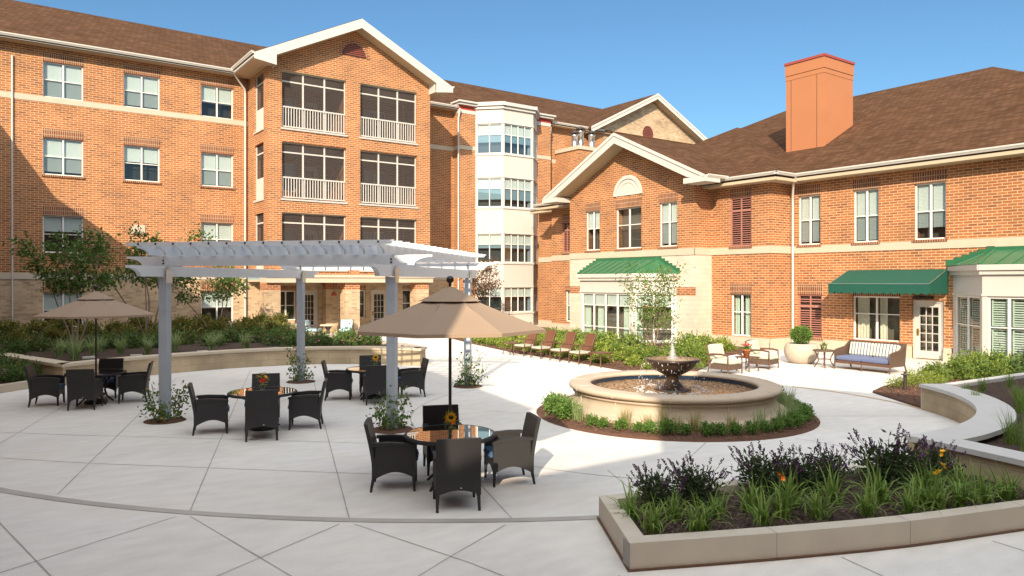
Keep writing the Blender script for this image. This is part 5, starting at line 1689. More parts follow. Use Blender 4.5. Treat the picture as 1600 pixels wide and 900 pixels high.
# planter on the right
GR = 'grasses in the right planter'
mkrg = mk_tuft('grass_tuft', 'leaf_blade', 90, .60, .010, .8, .7)
for x, y, s in ((12.0, 4.2, .9), (12.5, 4.6, 1.0), (12.7, 3.9, 1.1), (13.2, 4.5, 1.1), (13.7, 4.2, 1.2), (14.3, 4.7, 1.0), (15.0, 5.1, 1.0), (13.0, 3.3, 1.2), (14.0, 3.5, 1.2)):
    place('rg', mkrg, (x, y, .42), sc=s, label='dark green grass clump in the planter behind the serpentine wall', cat='grass', group=GR)
for x, y, s in ((16.2, 6.6, .6), (17.0, 7.1, .6), (18.0, 7.2, .7), (19.2, 7.1, .7), (20.4, 7.0, .7), (17.4, 6.3, .6)):
    place('rg', mkrg, (x, y, .42), sc=s, label='small grass clump along the stone kerb of the right planter', cat='grass', group=GR)
mkpk = mk_shrub('flowering_shrub', 'leaf_dark', 420, .22, .22, .07, .03, 18, .06, 'pink', 14, .045)
place('pk', mkpk, (12.35, 3.75, .42), label='low pink-flowered plant in the right planter', cat='shrub')
# shrubs before the right bay
GH = 'evergreen shrubs before the right bay window'
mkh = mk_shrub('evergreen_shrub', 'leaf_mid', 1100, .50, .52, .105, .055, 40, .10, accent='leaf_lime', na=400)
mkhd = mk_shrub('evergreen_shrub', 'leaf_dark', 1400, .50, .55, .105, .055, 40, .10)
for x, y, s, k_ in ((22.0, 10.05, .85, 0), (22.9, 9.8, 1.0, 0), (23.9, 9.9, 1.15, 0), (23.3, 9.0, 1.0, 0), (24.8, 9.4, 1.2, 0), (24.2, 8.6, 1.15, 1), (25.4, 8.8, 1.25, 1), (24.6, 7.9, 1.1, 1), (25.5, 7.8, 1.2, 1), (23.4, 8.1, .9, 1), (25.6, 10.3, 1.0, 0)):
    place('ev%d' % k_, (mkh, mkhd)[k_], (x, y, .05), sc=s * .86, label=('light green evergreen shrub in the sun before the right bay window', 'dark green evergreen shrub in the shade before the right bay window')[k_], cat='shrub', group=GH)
mklow = mk_shrub('groundcover_plant', 'leaf_lime', 300, .24, .16, .06, .022, 18, .06, accent='leaf_mid', na=150)
for x, y in ((19.5, 9.85), (20.1, 9.9), (20.7, 9.95), (21.2, 9.7), (20.5, 9.4), (19.9, 9.3), (21.4, 10.2)):
    place('low', mklow, (x, y, .05), sc=random.uniform(.8, 1.2), label='low lime groundcover plant by the path light', cat='plant', group='groundcover by the path light')

# bed along the two-storey building
GC = 'groundcover shrubs along the two-storey building'
mkgc = mk_shrub('groundcover_shrub', 'leaf_lime', 800, .50, .42, .12, .065, 36, .11, accent='leaf_mid', na=350)
mkgc2 = mk_shrub('groundcover_shrub', 'leaf_mid', 950, .55, .62, .12, .065, 38, .11, accent='leaf_lime', na=350)
def along(p0, p1, n): return [(p0[0] + (p1[0] - p0[0]) * (i + .5) / n, p0[1] + (p1[1] - p0[1]) * (i + .5) / n) for i in range(n)]
edge = [(21.6, 36.6), (20.1, 33.4), (18.8, 28.2), (18.0, 24.0), (17.8, 20.9), (17.4, 18.4)]
for off_, kk in ((0.0, 'gc'), (.85, 'gc'), (1.7, 'gc'), (2.6, 'gc2'), (3.6, 'gc2')):
    for i in range(len(edge) - 1):
        n = max(2, int(math.dist(edge[i], edge[i + 1]) / .85))
        for (x, y) in along(edge[i], edge[i + 1], n):
            if off_ > 1.9 and y < 22.5: continue
            xx, yy = x + off_ + random.uniform(-.15, .15), y + random.uniform(-.2, .2) - off_ * .1
            if not inside((xx + .35, yy), bedG): continue
            far = y > 28
            place(kk, mkgc if kk == 'gc' else mkgc2, (xx, yy, .05), sc=random.uniform(.62, .95),
                  label=('sunlit lime groundcover shrub in the far part of the bed beyond the brown lounge chairs' if far else 'sunlit lime groundcover shrub behind the brown lounge chairs') if kk == 'gc' else ('taller green shrub near the foot of the two-storey building' if not far else 'taller green shrub at the far end of the two-storey building'), cat='shrub', group=GC)
for x, y, s, lab in ((19.6, 21.6, 1.2, 'rounded green shrub left of the small tree by the green-roofed bay'), (20.4, 20.6, 1.25, 'rounded green shrub under the small tree by the green-roofed bay'), (19.2, 20.0, .8, 'low green shrub before the small tree by the green-roofed bay'), (21.6, 18.9, 1.3, 'rounded green shrub behind the fountain jet'), (22.6, 18.9, 1.15, 'rounded green shrub right of the fountain jet'),
                     (20.0, 17.0, .95, 'green shrub behind the left cream armchair'), (20.9, 18.0, 1.1, 'green shrub between the fountain jet and the cream armchairs'), (18.7, 18.6, .75, 'low yellowish shrub behind the right end table'), (18.4, 16.8, .7, 'low shrub at the bed corner behind the fountain'), (19.5, 18.4, .8, 'small shrub in the mulch behind the fountain bowl')):
    place('gc2', mkgc2, (x, y, .05), sc=s * .88, label=lab, cat='shrub', group=GC)

for x, y, s in ((17.3, 18.9, .5), (17.6, 17.6, .55), (18.0, 16.2, .5), (19.0, 17.2, .6), (18.9, 16.0, .5), (17.4, 16.6, .45), (21.8, 18.2, .8), (23.4, 19.2, 1.0), (24.4, 19.4, .9)):
    place('gc', mkgc, (x, y, .05), sc=s, label='small lime plant in the mulch between the fountain and the cream stone wall', cat='shrub', group=GC)
for x, y, s in ((15.6, 5.6, .9), (16.4, 5.9, .8), (17.6, 5.6, 1.0), (18.8, 6.2, .9), (15.8, 4.6, 1.1), (20, 6.2, .9), (21.5, 6.8, .8), (11.9, 3.3, .9), (11.5, 2.6, 1.0)):
    place('rg', mkrg, (x, y, .42), sc=s, label='dark green grass clump in the planter behind the serpentine wall', cat='grass', group=GR)
# raised bed below the tall building
GA = 'shrubs in the raised bed below the tall building'
mko = mk_shrub('hedge_shrub', 'leaf_olive', 1000, .62, .80, .14, .08, 40, .12, accent='leaf_dark', na=450)
mkf = mk_shrub('flowering_shrub', 'leaf_dark', 900, .50, .55, .125, .06, 34, .11, 'pink', 26, .06, 'leaf_mid', 250)
mkfr = mk_shrub('flowering_shrub', 'leaf_dark', 900, .5, .5, .125, .06, 34, .11, 'redpetal', 16, .055, 'leaf_olive', 250)
mkt = mk_tuft('grass_tuft', 'leaf_pale', 120, .74, .026, .9, .8)
for i in range(17):
    x = -3.0 + i * .92; y = 34.2 + .4 * math.sin(i * 2.1) + (1.4 if x > 7 else 0)
    place('hedge', mko, (x, y, .49), sc=random.uniform(.68, .95), label='olive-brown hedge shrub in the back row below the tall brick building', cat='shrub', group=GA)
for i in range(12):
    x = -2.5 + i * 1.15; y = 31.8 + .5 * math.sin(i * 1.7)
    place('hedge', mko, (x, y, .49), sc=random.uniform(.60, .82), label='olive-brown hedge shrub in the middle row of the raised bed', cat='shrub', group=GA)
for i in range(15):
    x = -1.2 + i * .90; y = 29.3 + .6 * math.sin(i * 2.6)
    if x > 11.3: continue
    kk = 'fsr' if i % 5 == 3 else 'fsp'
    place(kk, mkfr if kk == 'fsr' else mkf, (x, y, .49), sc=random.uniform(.75, 1.0), label='dark flowering shrub with red blooms in the raised bed' if kk == 'fsr' else 'dark flowering shrub with pink blooms in the raised bed', cat='shrub', group=GA)
for x, y in ((9.6, 27.2), (10.4, 27.0), (11.2, 26.4), (11.7, 25.6), (10.9, 25.6), (8.8, 27.5), (10.0, 25.9), (9.3, 26.3)):
    place('fsp', mkf, (x, y, .49), sc=random.uniform(.65, .85), label='pink-flowered shrub at the right end of the raised bed', cat='shrub', group=GA)
for x, y in ((1.9, 27.0), (2.8, 26.6), (3.6, 26.9), (4.35, 26.5), (5.2, 26.8), (6.4, 26.9), (7.5, 26.7), (3.2, 28.3), (6.9, 28.0), (2.2, 25.6)):
    place('tuft', mkt, (x, y, .49), sc=random.uniform(.8, 1.1), label='pale green grass clump at the front of the raised bed', cat='grass', group='grass clumps in the raised bed')
for x, y, s in ((.2, 28.2, .95), (-.5, 27.2, 1.0), (-1.2, 28.4, 1.1), (.4, 26.2, .8), (.1, 24.9, .85), (-.7, 25.4, .9), (.9, 24.8, .7), (-1.2, 24.0, .9), (-.2, 23.7, .7), (-1.9, 26.4, 1.0), (.55, 24.2, .6)):
    place('fsp', mkf, (x, y, .14), sc=s, label='pink-flowered shrub in the low bed at the far left', cat='shrub', group='shrubs in the low bed at the far left')
for x, y, in ((2.6, 26.0), (3.9, 25.8), (5.9, 25.95), (8.2, 25.75), (9.3, 25.4)):
    m = MB(); m.cbox((0, 0, .03), (.34, .10, .06), 0, Matrix.Rotation(random.uniform(-.3, .3), 3, 'Z'))
    tag(m.build('edging_stone', 'rock', loc=(x, y, .49)), 'small flat white stone lying at the front of the raised bed', 'stone', 'white stones in the raised bed')

# trees -------------------------------------------------------------------
def tree(label, loc, h, spread, leaf, ntr=3, nl=2600, flower=None, nf=0, bark='bark', L=.10, group=None, zb=.35, seed=1, lean=.5, flat=.6, rt=.035, name='crape_myrtle_tree', ncl=5, cl=.17):
    rs = random.Random(seed)
    t = thing(name, label, 'tree', loc, 0, group)
    C = []; tips = []
    for k in range(ntr):
        a = 2 * math.pi * (k + rs.uniform(-.2, .2)) / ntr + seed
        m = MB(); pts = []; p = Vector((.06 * math.cos(a), .06 * math.sin(a), 0)); d = Vector((math.cos(a) * lean * .55, math.sin(a) * lean * .55, 1)).normalized()
        n = 9; rad = []
        for i in range(n + 1):
            pts.append(p.copy()); rad.append(rt * (1 - .8 * i / n))
            p = p + d * (h * .92 / n); d = (d + Vector((rs.gauss(0, .10), rs.gauss(0, .10), .03)) + Vector((math.cos(a), math.sin(a), 0)) * lean * .02).normalized()
        m.tube(pts, rad, 7)
        tr = m.build('trunk', bark, t)
        bm_ = MB()
        for i in range(3, n + 1):
            if pts[i].z < h * zb: continue
            for _ in range(2 if i < n else 1):
                b_ = rs.uniform(0, 6.283); ln = spread * rs.uniform(.35, .8) * (1 - .45 * (pts[i].z / h) ** 2)
                q = [pts[i].copy()]; dd = Vector((math.cos(b_), math.sin(b_), rs.uniform(.3, .9))).normalized()
                for s in range(4):
                    q.append(q[-1] + dd * ln / 4); dd = (dd + Vector((rs.gauss(0, .18), rs.gauss(0, .18), .05))).normalized()
                bm_.tube(q, [rt * .30, rt * .25, rt * .18, rt * .12, rt * .06], 5)
                for s in (2, 3, 4):
                    for _2 in range(2): C.append(q[s] + Vector((rs.gauss(0, .10), rs.gauss(0, .10), rs.gauss(0, .04))))
                tips.append(q[4])
        bm_.build('branch', bark, tr)
    m = MB(); leaves(m, [tuple(c) for c in C], (cl, cl, cl * flat), int(nl * .72), L * 1.25, L * .75, -.05); m.build('crown', leaf, t)
    if flower:
        m = MB()
        for _ in range(nf):
            c = rs.choice(tips)
            for _2 in range(7):
                petals(m, c + Vector((rs.gauss(0, .04), rs.gauss(0, .04), rs.gauss(.04, .05))), .035, 5)
        m.build('flower', flower, t)
    return t
GTx = 'slender multi-stem trees in the raised bed'
tree('slender tree just inside the left edge behind the umbrella, crown over the leftmost windows', (2.45, 28.2, .49), 4.15, .88, 'leaf_tree', 4, 3600, 'pink', 5, group=GTx, seed=3, zb=.42, lean=.32, L=.11)
tree('slender tree left of the nearest pergola post, with a few dark pink blooms', (5.2, 32.0, .49), 4.5, 1.55, 'leaf_tree', 4, 4200, 'pink', 9, group=GTx, seed=8, zb=.40, lean=.5, L=.11)
tree('small slender tree seen just right of the nearest pergola post', (7.85, 32.6, .49), 3.5, 1.5, 'leaf_tree', 3, 3000, None, group=GTx, seed=5, zb=.36, lean=.75, L=.11)
tree('tree at the left picture edge, only its branch tips showing', (-1.05, 26.4, .14), 4.4, 1.0, 'leaf_tree', 3, 2200, None, group=GTx, seed=12, zb=.4, lean=.3, L=.10)
tree('bronze-leaved small tree before the cream bay tower', (23.1, 35.2, .05), 4.1, 1.35, 'leaf_bronze', 4, 3600, None, bark='barkdark', seed=21, zb=.42, lean=.62, L=.10)
tree('small open tree with red blooms before the green-roofed bay window', (21.25, 20.25, .05), 3.45, .75, 'leaf_mid', 6, 3400, 'redpetal', 13, seed=31, zb=.22, lean=.42, L=.085, flat=1.2, rt=.026, cl=.13)

# vines on the pergola posts
def vine(loc, label, h, seed, rz):
    rs = random.Random(seed)
    t = thing('climbing_vine', label, 'vine', loc, rz, 'vines at the pergola posts')
    m = MB(); C = []
    for k in range(7):
        a = rs.uniform(0, 6.283); p = Vector((.2 * math.cos(a), .2 * math.sin(a), 0)); pts = [p.copy()]
        hh = h * rs.uniform(.5, 1.05); out = rs.uniform(-.1, .20)
        for i in range(6):
            p = p + Vector((math.cos(a) * out / 6 + rs.gauss(0, .035), math.sin(a) * out / 6 + rs.gauss(0, .035), hh / 6)); pts.append(p.copy())
            if i > 0: C += [p] * (2 if i < 4 else 1)
        m.tube(pts, .006, 5)
    m.build('stem', 'stem', t)
    m = MB(); leaves(m, [tuple(c) for c in C], (.085, .085, .07), 330, .075, .05, -.1); leaves(m, [(.12, -.14, .12), (-.15, .05, .1), (.16, .12, .1)], (.07, .07, .05), 110, .085, .065, 0, 0); leaves(m, [tuple(c) for c in C], (.085, .085, .07), 26, .085, .06, -.1, 1); m.build('foliage', ['leaf_tree', 'leaf_gold'], t)
    return t
cs, sn = math.cos(PRZ), math.sin(PRZ)
for (sx, sy, lab, h, sd) in ((-1, -1, 'leafy vine at the foot of the front left pergola post', .74, 1), (-1, 1, 'leafy vine at the foot of the back left pergola post', .95, 2), (1, -1, 'leafy vine at the foot of the front right pergola post', .76, 3), (1, 1, 'leafy vine at the foot of the back right pergola post', .85, 4)):
    x, y = PC[0] + cs * sx * HT - sn * sy * HS, PC[1] + sn * sx * HT + cs * sy * HS
    m = MB(); m.lathe([(.40, 0), (.40, .012), (.37, .02), (.2, .045), (.12, .04)], 28); struct(m.build('planting_bed', 'mulchred', loc=(x, y, 0)), 'round mulch cut-out at a pergola post')
    vine((x, y, .03), lab, h, sd, random.uniform(0, 6))
# ================================================================== dining sets
def arch_panel(y0, y1, z_top, z_leg, z_arch, n=10):
    """outline in (a,z): straight top, arched underside"""
    pts = [(y0, z_leg), (y0, z_top), (y1, z_top), (y1, z_leg)]
    for i in range(1, n):
        u = i / n; pts.append((y1 + (y0 - y1) * u, z_leg + (z_arch - z_leg) * math.sin(math.pi * u)))
    return pts
def make_chair():
    t = thing('wicker_chair', None, 'chair')
    m = MB()   # backrest: gently curved slab, arched underside
    rows_f, rows_b = [], []
    for i in range(11):
        u = i / 10
        rowf, rowb = [], []
        for jx in range(9):
            v = jx / 8; x = -.285 + .57 * v
            zb = .19 + .07 * math.sin(math.pi * v)
            z = zb + (.92 - zb) * u
            y = -.265 - .11 * max(0, (z - .35) / .57) ** 1.3 - .012 * math.sin(math.pi * v)
            rowf.append((x * (1 - .03 * u), y, z)); rowb.append((x * (1 - .03 * u), y - .05, z))
        rows_f.append(rowf); rows_b.append(rowb)
    m.grid(rows_f); m.grid(rows_b)
    rim = lambda a, b_: m.grid([a, b_], 0, False)
    rim(rows_f[0], rows_b[0]); rim(rows_f[-1], rows_b[-1]); rim([r_[0] for r_ in rows_f], [r_[0] for r_ in rows_b]); rim([r_[-1] for r_ in rows_f], [r_[-1] for r_ in rows_b])
    bk = m.build('backrest', 'wicker', t)
    m = MB(); m.lathe([(.001, 0), (.022, 0), (.022, .004), (.001, .005)], 12, sx=1.2, sy=.7)
    m.v = [(x + .03, -.322 - z, .29 + y) for x, y, z in m.v]; m.build('badge', 'silver', bk)
    for s in (-1, 1):
        m = MB(); x = s * .255
        m.extrude([(x - .025, y, z) for y, z in arch_panel(-.27, .27, .63, .18, .27)], (.05, 0, 0))
        sd = m.build('side_panel', 'wicker', t)
        m = MB(); m.extrude([(x - .038, -.30, .625), (x - .038, -.30, .665), (x - .038, -.1, .672), (x - .038, .18, .655), (x - .038, .285, .625), (x - .038, .285, .595), (x - .038, .17, .622)], (.076, 0, 0)); m.build('arm', 'wicker', sd)
    m = MB(); m.extrude([(x, .225, z) for x, z in arch_panel(-.23, .23, .42, .20, .27)], (0, .04, 0)); m.box(-.23, .23, -.26, .225, .37, .40); m.build('seat', 'wicker', t)
    m = MB()
    pr = [(-.22, -.24), (.22, -.24), (.225, .0), (.22, .28), (.19, .30), (-.19, .30), (-.22, .28), (-.225, 0)]
    m.extrude([(x, y, .402) for x, y in pr], (0, 0, .03)); m.extrude([(x * .96, y * .97, .432) for x, y in pr], (0, 0, .035)); m.build('seat_cushion', 'navycush', t)
    for sx in (-1, 1):
        for sy, yy in ((-1, -.285), (1, .245)):
            m = MB(); m.tube([(sx * .255, yy, .24), (sx * .262, yy + (-.045 if sy < 0 else .01), 0)], [.026, .017], 8); m.build('leg', 'wicker', t)
    return t
def make_table():
    t = thing('dining_table', None, 'table')
    m = MB(); m.lathe([(.60, .725), (.001, .725)], 48); m.build('glass_top', 'tabletop', t)
    m = MB(); m.lathe([(.60, .722), (.625, .728), (.645, .715), (.65, .695), (.64, .675), (.60, .67), (.59, .70), (.60, .722)], 48); m.build('rim', 'wicker', t)
    m = MB(); m.lathe([(.26, .50), (.27, .52), (.26, .54), (.25, .52), (.26, .50)], 24); m.lathe([(.20, .18), (.21, .20), (.20, .22), (.19, .20), (.20, .18)], 24); m.lathe([(.24, 0), (.26, .02), (.24, .06), (.06, .09), (.035, .12), (.035, .20), (.19, .20)], 24); m.tube([(0, 0, .2), (0, 0, .52), (.255, 0, .52)], .02, 6); m.build('base_ring', 'wicker', t)
    for k in range(4):
        a = math.pi / 4 + k * math.pi / 2; c, s = math.cos(a), math.sin(a)
        m = MB(); m.tube([(.50 * c, .50 * s, .68), (.34 * c, .34 * s, .60), (.25 * c, .25 * s, .45), (.21 * c, .21 * s, .28), (.26 * c, .26 * s, .14), (.42 * c, .42 * s, 0)], [.028, .028, .026, .024, .022, .02], 8); m.build('leg', 'wicker', t)
    return t
def make_umbrella():
    t = thing('patio_umbrella', None, 'umbrella')
    m = MB(); m.tube([(0, 0, .05), (0, 0, 2.70)], .022, 12); m.build('pole', 'dark', t)
    m = MB(); m.lathe([(.001, 2.93), (.03, 2.925), (.05, 2.90), (.055, 2.875), (.045, 2.845), (.02, 2.83), (.02, 2.78)], 16); m.build('finial', 'lid', t)
    rm, zr, za = 1.36, 2.20, 2.72; n = 8
    m = MB(); rows_ = []
    for i in range(9):
        u = i / 8; row = []
        for q in range(n * 4 + 1):
            a = 2 * math.pi * (q / 4 + .5) / n; f = (q % 4) / 4
            sag = math.sin(math.pi * f)
            flat = math.cos(math.pi / n) / math.cos((f - .5) * 2 * math.pi / n)
            r_ = (.06 + (rm - .06) * u) * flat
            z = za - (za - zr) * (u ** .93) - .025 * sag * u * (1 - u) * 2
            row.append((r_ * math.cos(a), r_ * math.sin(a), z))
        rows_.append(row)
    m.grid(rows_[1:], 0, False)
    hem = [(x * 1.004, y * 1.004, z - .045) for x, y, z in rows_[-1]]; m.grid([rows_[-1], hem], 0, False)
    can = m.build('canopy', 'bronzefab', t)
    m = MB(); rows2 = []
    for u in (0, .5, 1):
        rows2.append([((.05 + .40 * u) * math.cos(2 * math.pi * (q + .5) / n), (.05 + .40 * u) * math.sin(2 * math.pi * (q + .5) / n), 2.775 - .195 * u ** .93) for q in range(n + 1)])
    m.grid(rows2, 0, False); m.build('vent_cap', 'bronzefab', can)
    m = MB(); m.lathe([(.03, 2.08), (.05, 2.10), (.05, 2.16), (.03, 2.18)], 12); m.build('hub', 'dark', t)
    for q in range(n):
        a = 2 * math.pi * (q + .5) / n; c, s = math.cos(a), math.sin(a)
        m = MB(); m.tube([(.05 * c, .05 * s, za - .02), (rm * .985 * c, rm * .985 * s, zr - .012)], .009, 6); m.tube([(.045 * c, .045 * s, 2.13), (.62 * c, .62 * s, 2.43)], .008, 6); m.build('rib', 'dark', t)
    return t
CH = None; TB = None; UM = None
def table_set(cx, cy, name, base, jit, where):
    global CH, TB
    if TB is None: TB = make_table(); tb = TB
    else: tb = dup(TB, (0, 0, 0))
    tb.location = (cx, cy, 0); tb.rotation_euler = (0, 0, R(base)); tag(tb, 'round black table with smoked glass top, %s' % name, 'table', 'round dining tables')
    for k, (pos, dist) in enumerate(where):
        a = R(base + (180, 90, 0, 270)[('front', 'left', 'back', 'right').index(pos)] + jit[k])
        if CH is None: CH = make_chair(); c = CH
        else: c = dup(CH, (0, 0, 0))
        c.location = (cx + dist * math.cos(a), cy + dist * math.sin(a), 0)
        c.rotation_euler = (0, 0, a + math.pi / 2 + R(jit[k] * .5))
        tag(c, 'black wicker armchair %s %s' % ({'front': 'seen from behind at', 'left': 'left of', 'right': 'right of', 'back': 'beyond'}[pos], name), 'chair', 'wicker dining chairs')
W4 = lambda f, l, r_, b_: [('front', f), ('left', l), ('right', r_), ('back', b_)]
table_set(5.31, 8.90, 'the nearest table under the big umbrella', 64.0, (0, -3, 4, 2), W4(.90, .74, .82, .80))
table_set(4.38, 14.40, 'the centre table with red and yellow flowers', 70.0, (2, 3, -3, 0), W4(.84, .90, .78, .85))
table_set(7.74, 16.67, 'the table beside the right pergola post', 68.0, (3, -3, 3, 0), W4(.76, .78, .92, .85))
table_set(2.13, 19.75, 'the far left table under the umbrella', 68.0, (0, 3, 4, 0), W4(.72, .98, .78, .85))
u1 = make_umbrella(); u1.location = (5.31, 8.90, 0); u1.rotation_euler = (0, 0, R(20)); tag(u1, 'large taupe umbrella standing through the nearest dining table', 'umbrella', 'taupe patio umbrellas')
u2 = dup(u1, (2.13, 19.75, 0), R(36), .945, 'taupe umbrella over the far left dining table', 'umbrella', 'taupe patio umbrellas')

def bouquet(loc, label, kind, facing):
    t = thing('flower_vase', label, 'flowers', loc)
    m = MB(); m.lathe([(.001, .002), (.035, .002), (.045, .03), (.042, .10), (.03, .135), (.04, .155)], 18); m.build('vase', 'glass', t)
    m = MB(); st = []
    heads = [(0, 0, .25), (.05, .02, .20), (-.045, .03, .21), (.0, -.05, .19)]
    for x, y, z in heads: m.tube([(x * .1, y * .1, .02), (x * .5, y * .5, .12), (x, y, z - .005)], .004, 5)
    m.build('stem', 'stem', t)
    m = MB(); leaves(m, [(x * .8, y * .8, z - .05) for x, y, z in heads] + [(.03, .02, .28), (-.03, .02, .26)], (.03, .03, .03), 50, .07, .022, .5); m.build('foliage', 'leaf_lime', t)
    f = Vector(facing)
    if kind == 'sun':
        m = MB(); petals(m, (0, 0, .25), .085, 18, 0, .15, f); petals(m, Vector((0, 0, .25)) + f * .006, .075, 14, 0, .25, f); m.build('sunflower', 'yellow', t)
        h = MB(); h.ball(Vector((0, 0, .25)) + f * .012, .036, 0, 12, .8); h.build('flower_heart', 'seedbrown', t)
        m = MB()
        for x, y, z in heads[1:]: petals(m, (x, y, z), .04, 10, 0, .3, f)
        m.build('small_flower', 'orange', t)
    else:
        m = MB()
        for x, y, z in ((0, 0, .20), (.03, -.03, .18), (-.03, -.02, .18)): petals(m, (x, y, z), .05, 14, 0, .4, f); petals(m, (x, y, z + .01), .04, 10, 0, .7, f)
        m.build('red_flower', 'redpetal', t)
        m = MB()
        for x, y, z in ((.06, .02, .24), (-.06, .02, .25), (0, .05, .28), (.10, .0, .20)): petals(m, (x, y, z), .055, 8, 0, .8)
        m.build('yellow_flower', 'yellow', t)
    return t
bouquet((5.22, 8.72, .728), 'sunflower in a small glass vase on the nearest table', 'sun', (-.45, -.75, .45))
bouquet((4.42, 14.55, .728), 'red and yellow flowers in a glass vase on the centre table', 'mix', (-.3, -.9, .45))
bouquet((7.86, 16.75, .728), 'sunflower in a vase on the table beside the pergola post', 'sun', (-.45, -.8, .4))

# ================================================================== lounge seating by the bed
def slat_chair():
    """brown sling armchair facing +y"""
    t = thing('lounge_chair', None, 'chair')
    m = MB(); rows_ = []
    for i in range(9):
        u = i / 8; z = .40 + .62 * u; y = -.22 - .26 * u - .04 * math.sin(math.pi * u); rows_.append([(-.255 + .51 * q / 4, y - .012 * math.sin(math.pi * q / 4), z) for q in range(5)])
    m.grid(rows_); m.grid([[(x, y - .02, z) for x, y, z in r_] for r_ in rows_]); m.build('backrest', 'brownsling', t)
    for s in (-1, 1):
        m = MB(); m.tube([(s * .27, -.20, .36), (s * .27, -.26, .56), (s * .265, -.36, .80), (s * .26, -.49, 1.03)], .016, 8); m.build('back_frame', 'brownframe', t)
        m = MB(); m.tube([(s * .29, .28, .36), (s * .30, .27, .60), (s * .30, .10, .63), (s * .29, -.30, .60)], .020, 8); m.build('arm', 'brownframe', t)
        for yy, dy in ((.28, .03), (-.30, -.10)):
            m = MB(); m.tube([(s * .29, yy, .60 if yy < 0 else .38), (s * .29, yy, .36), (s * .29, yy + dy, 0)], .017, 8); m.build('leg', 'brownframe', t)
        m = MB(); m.tube([(s * .29, .30, .05), (s * .285, 0, .13), (s * .29, -.38, .05)], .011, 6); m.build('runner', 'brownframe', t)
    m = MB(); m.box(-.275, .275, -.26, .30, .33, .37); m.build('seat', 'brownframe', t)
    m = MB(); m.extrude([(x, y, .372) for x, y in ((-.26, -.24), (.26, -.24), (.265, .27), (.23, .31), (-.23, .31), (-.265, .27))], (0, 0, .06)); m.build('seat_cushion', 'palepattern', t)
    return t
def end_table(w=.55, h=.46):
    t = thing('end_table', None, 'table'); a = w / 2
    m = MB(); m.box(-a, a, -a, a, h - .035, h); m.build('table_top', 'brownframe', t)
    for sx in (-1, 1):
        for sy in (-1, 1):
            m = MB(); m.tube([(sx * (a - .05), sy * (a - .05), h - .03), (sx * (a - .07), sy * (a - .07), h * .6), (sx * (a - .03), sy * (a - .03), 0)], .020, 8); m.build('leg', 'brownframe', t)
    for s in (-1, 1):
        m = MB(); m.tube([(s * (a - .07), -a + .06, h * .6), (s * (a - .07), a - .06, h * .6)], .010, 6); m.build('stretcher', 'brownframe', t)
    return t
lc = slat_chair()
ys = (22.78, 21.66, 20.5, 19.42)
labs = ('farthest of the four brown sling chairs, beside the far end table', 'second farthest of the four brown sling chairs in the row', 'second nearest of the four brown sling chairs in the row', 'nearest of the four brown sling chairs, beside the near end table')
for i, y in enumerate(ys):
    o = lc if i == 0 else dup(lc, (0, 0, 0))
    o.location = (16.92 - .02 * i, y, 0); o.rotation_euler = (0, 0, R(90 + (6, 2, -2, -4)[i])); tag(o, labs[i], 'chair', 'brown sling chairs in a row')
et = end_table(); et.location = (16.85, 23.55, 0); tag(et, 'brown end table at the far end of the sling chairs', 'table', 'end tables by the sling chairs')
o = dup(et, (16.78, 18.32, 0), R(4), 1.05, 'brown end table at the near end of the sling chairs', 'table', 'end tables by the sling chairs')

def cushion(m, x0, x1, y0, y1, z0, z1, mi=0, r=.035):
    """soft box: chamfered"""
    rings = []
    for (z, k) in ((z0, r), (z0 + r, 0), (z1 - r, 0), (z1 - r * .3, r * .5), (z1, r * 1.5)):
        rings.append([(x0 + k + r * .0, y0 + k, z), ((x0 + x1) / 2, y0 + k - .012, z + .01 * (z == z1)), (x1 - k, y0 + k, z), (x1 - k + .008, (y0 + y1) / 2, z), (x1 - k, y1 - k, z), ((x0 + x1) / 2, y1 - k + .012, z), (x0 + k, y1 - k, z), (x0 + k - .008, (y0 + y1) / 2, z)])
    n = 8; b = [p for rg in rings for p in rg]
    fs = [(i * n + j_, i * n + (j_ + 1) % n, (i + 1) * n + (j_ + 1) % n, (i + 1) * n + j_) for i in range(len(rings) - 1) for j_ in range(n)]
    fs += [tuple(reversed(range(n))), tuple(range((len(rings) - 1) * n, len(rings) * n))]
    m.add(b, fs, mi)
def tilt(m, ang, piv, k0=0):
    rot = Matrix.Rotation(ang, 3, 'X'); pv = Vector(piv)
    for i in range(k0, len(m.v)): m.v[i] = tuple(rot @ (Vector(m.v[i]) - pv) + pv)
def armchair(cush, frame='brownframe', weave='weave'):
    t = thing('armchair', None, 'armchair')
    m = MB(); m.box(-.33, .33, -.34, .33, .14, .30); m.build('apron', weave, t)
    m = MB(); cushion(m, -.30, .30, -.28, .36, .31, .45); m.build('seat_cushion', cush, t)
    m = MB(); cushion(m, -.29, .29, -.36, -.22, .44, .90); tilt(m, R(14), (0, -.29, .44)); m.build('back_cushion', cush, t)
    for s in (-1, 1):
        m = MB(); m.tube([(s * .36, .33, .58), (s * .36, .10, .615), (s * .36, -.25, .60), (s * .355, -.40, .56)], [.03, .03, .03, .025], 8); m.build('arm', frame, t)
        m = MB(); m.tube([(s * .36, .33, .58), (s * .36, .34, 0)], .022, 8); m.build('leg', frame, t)
        m = MB(); m.tube([(s * .34, -.49, .86), (s * .35, -.38, .45), (s * .35, -.36, .2), (s * .35, -.42, 0)], .020, 8); m.build('leg', frame, t)
    m = MB(); m.tube([(-.34, -.49, .86), (0, -.50, .89), (.34, -.49, .86)], .02, 8); m.build('back_frame', frame, t)
    return t
a1 = armchair('limecush'); a1.location = (18.72, 14.72, 0); a1.rotation_euler = (0, 0, R(180 + 3)); tag(a1, 'woven armchair with cream cushions left of the potted red flowers', 'armchair', 'armchairs with cream cushions')
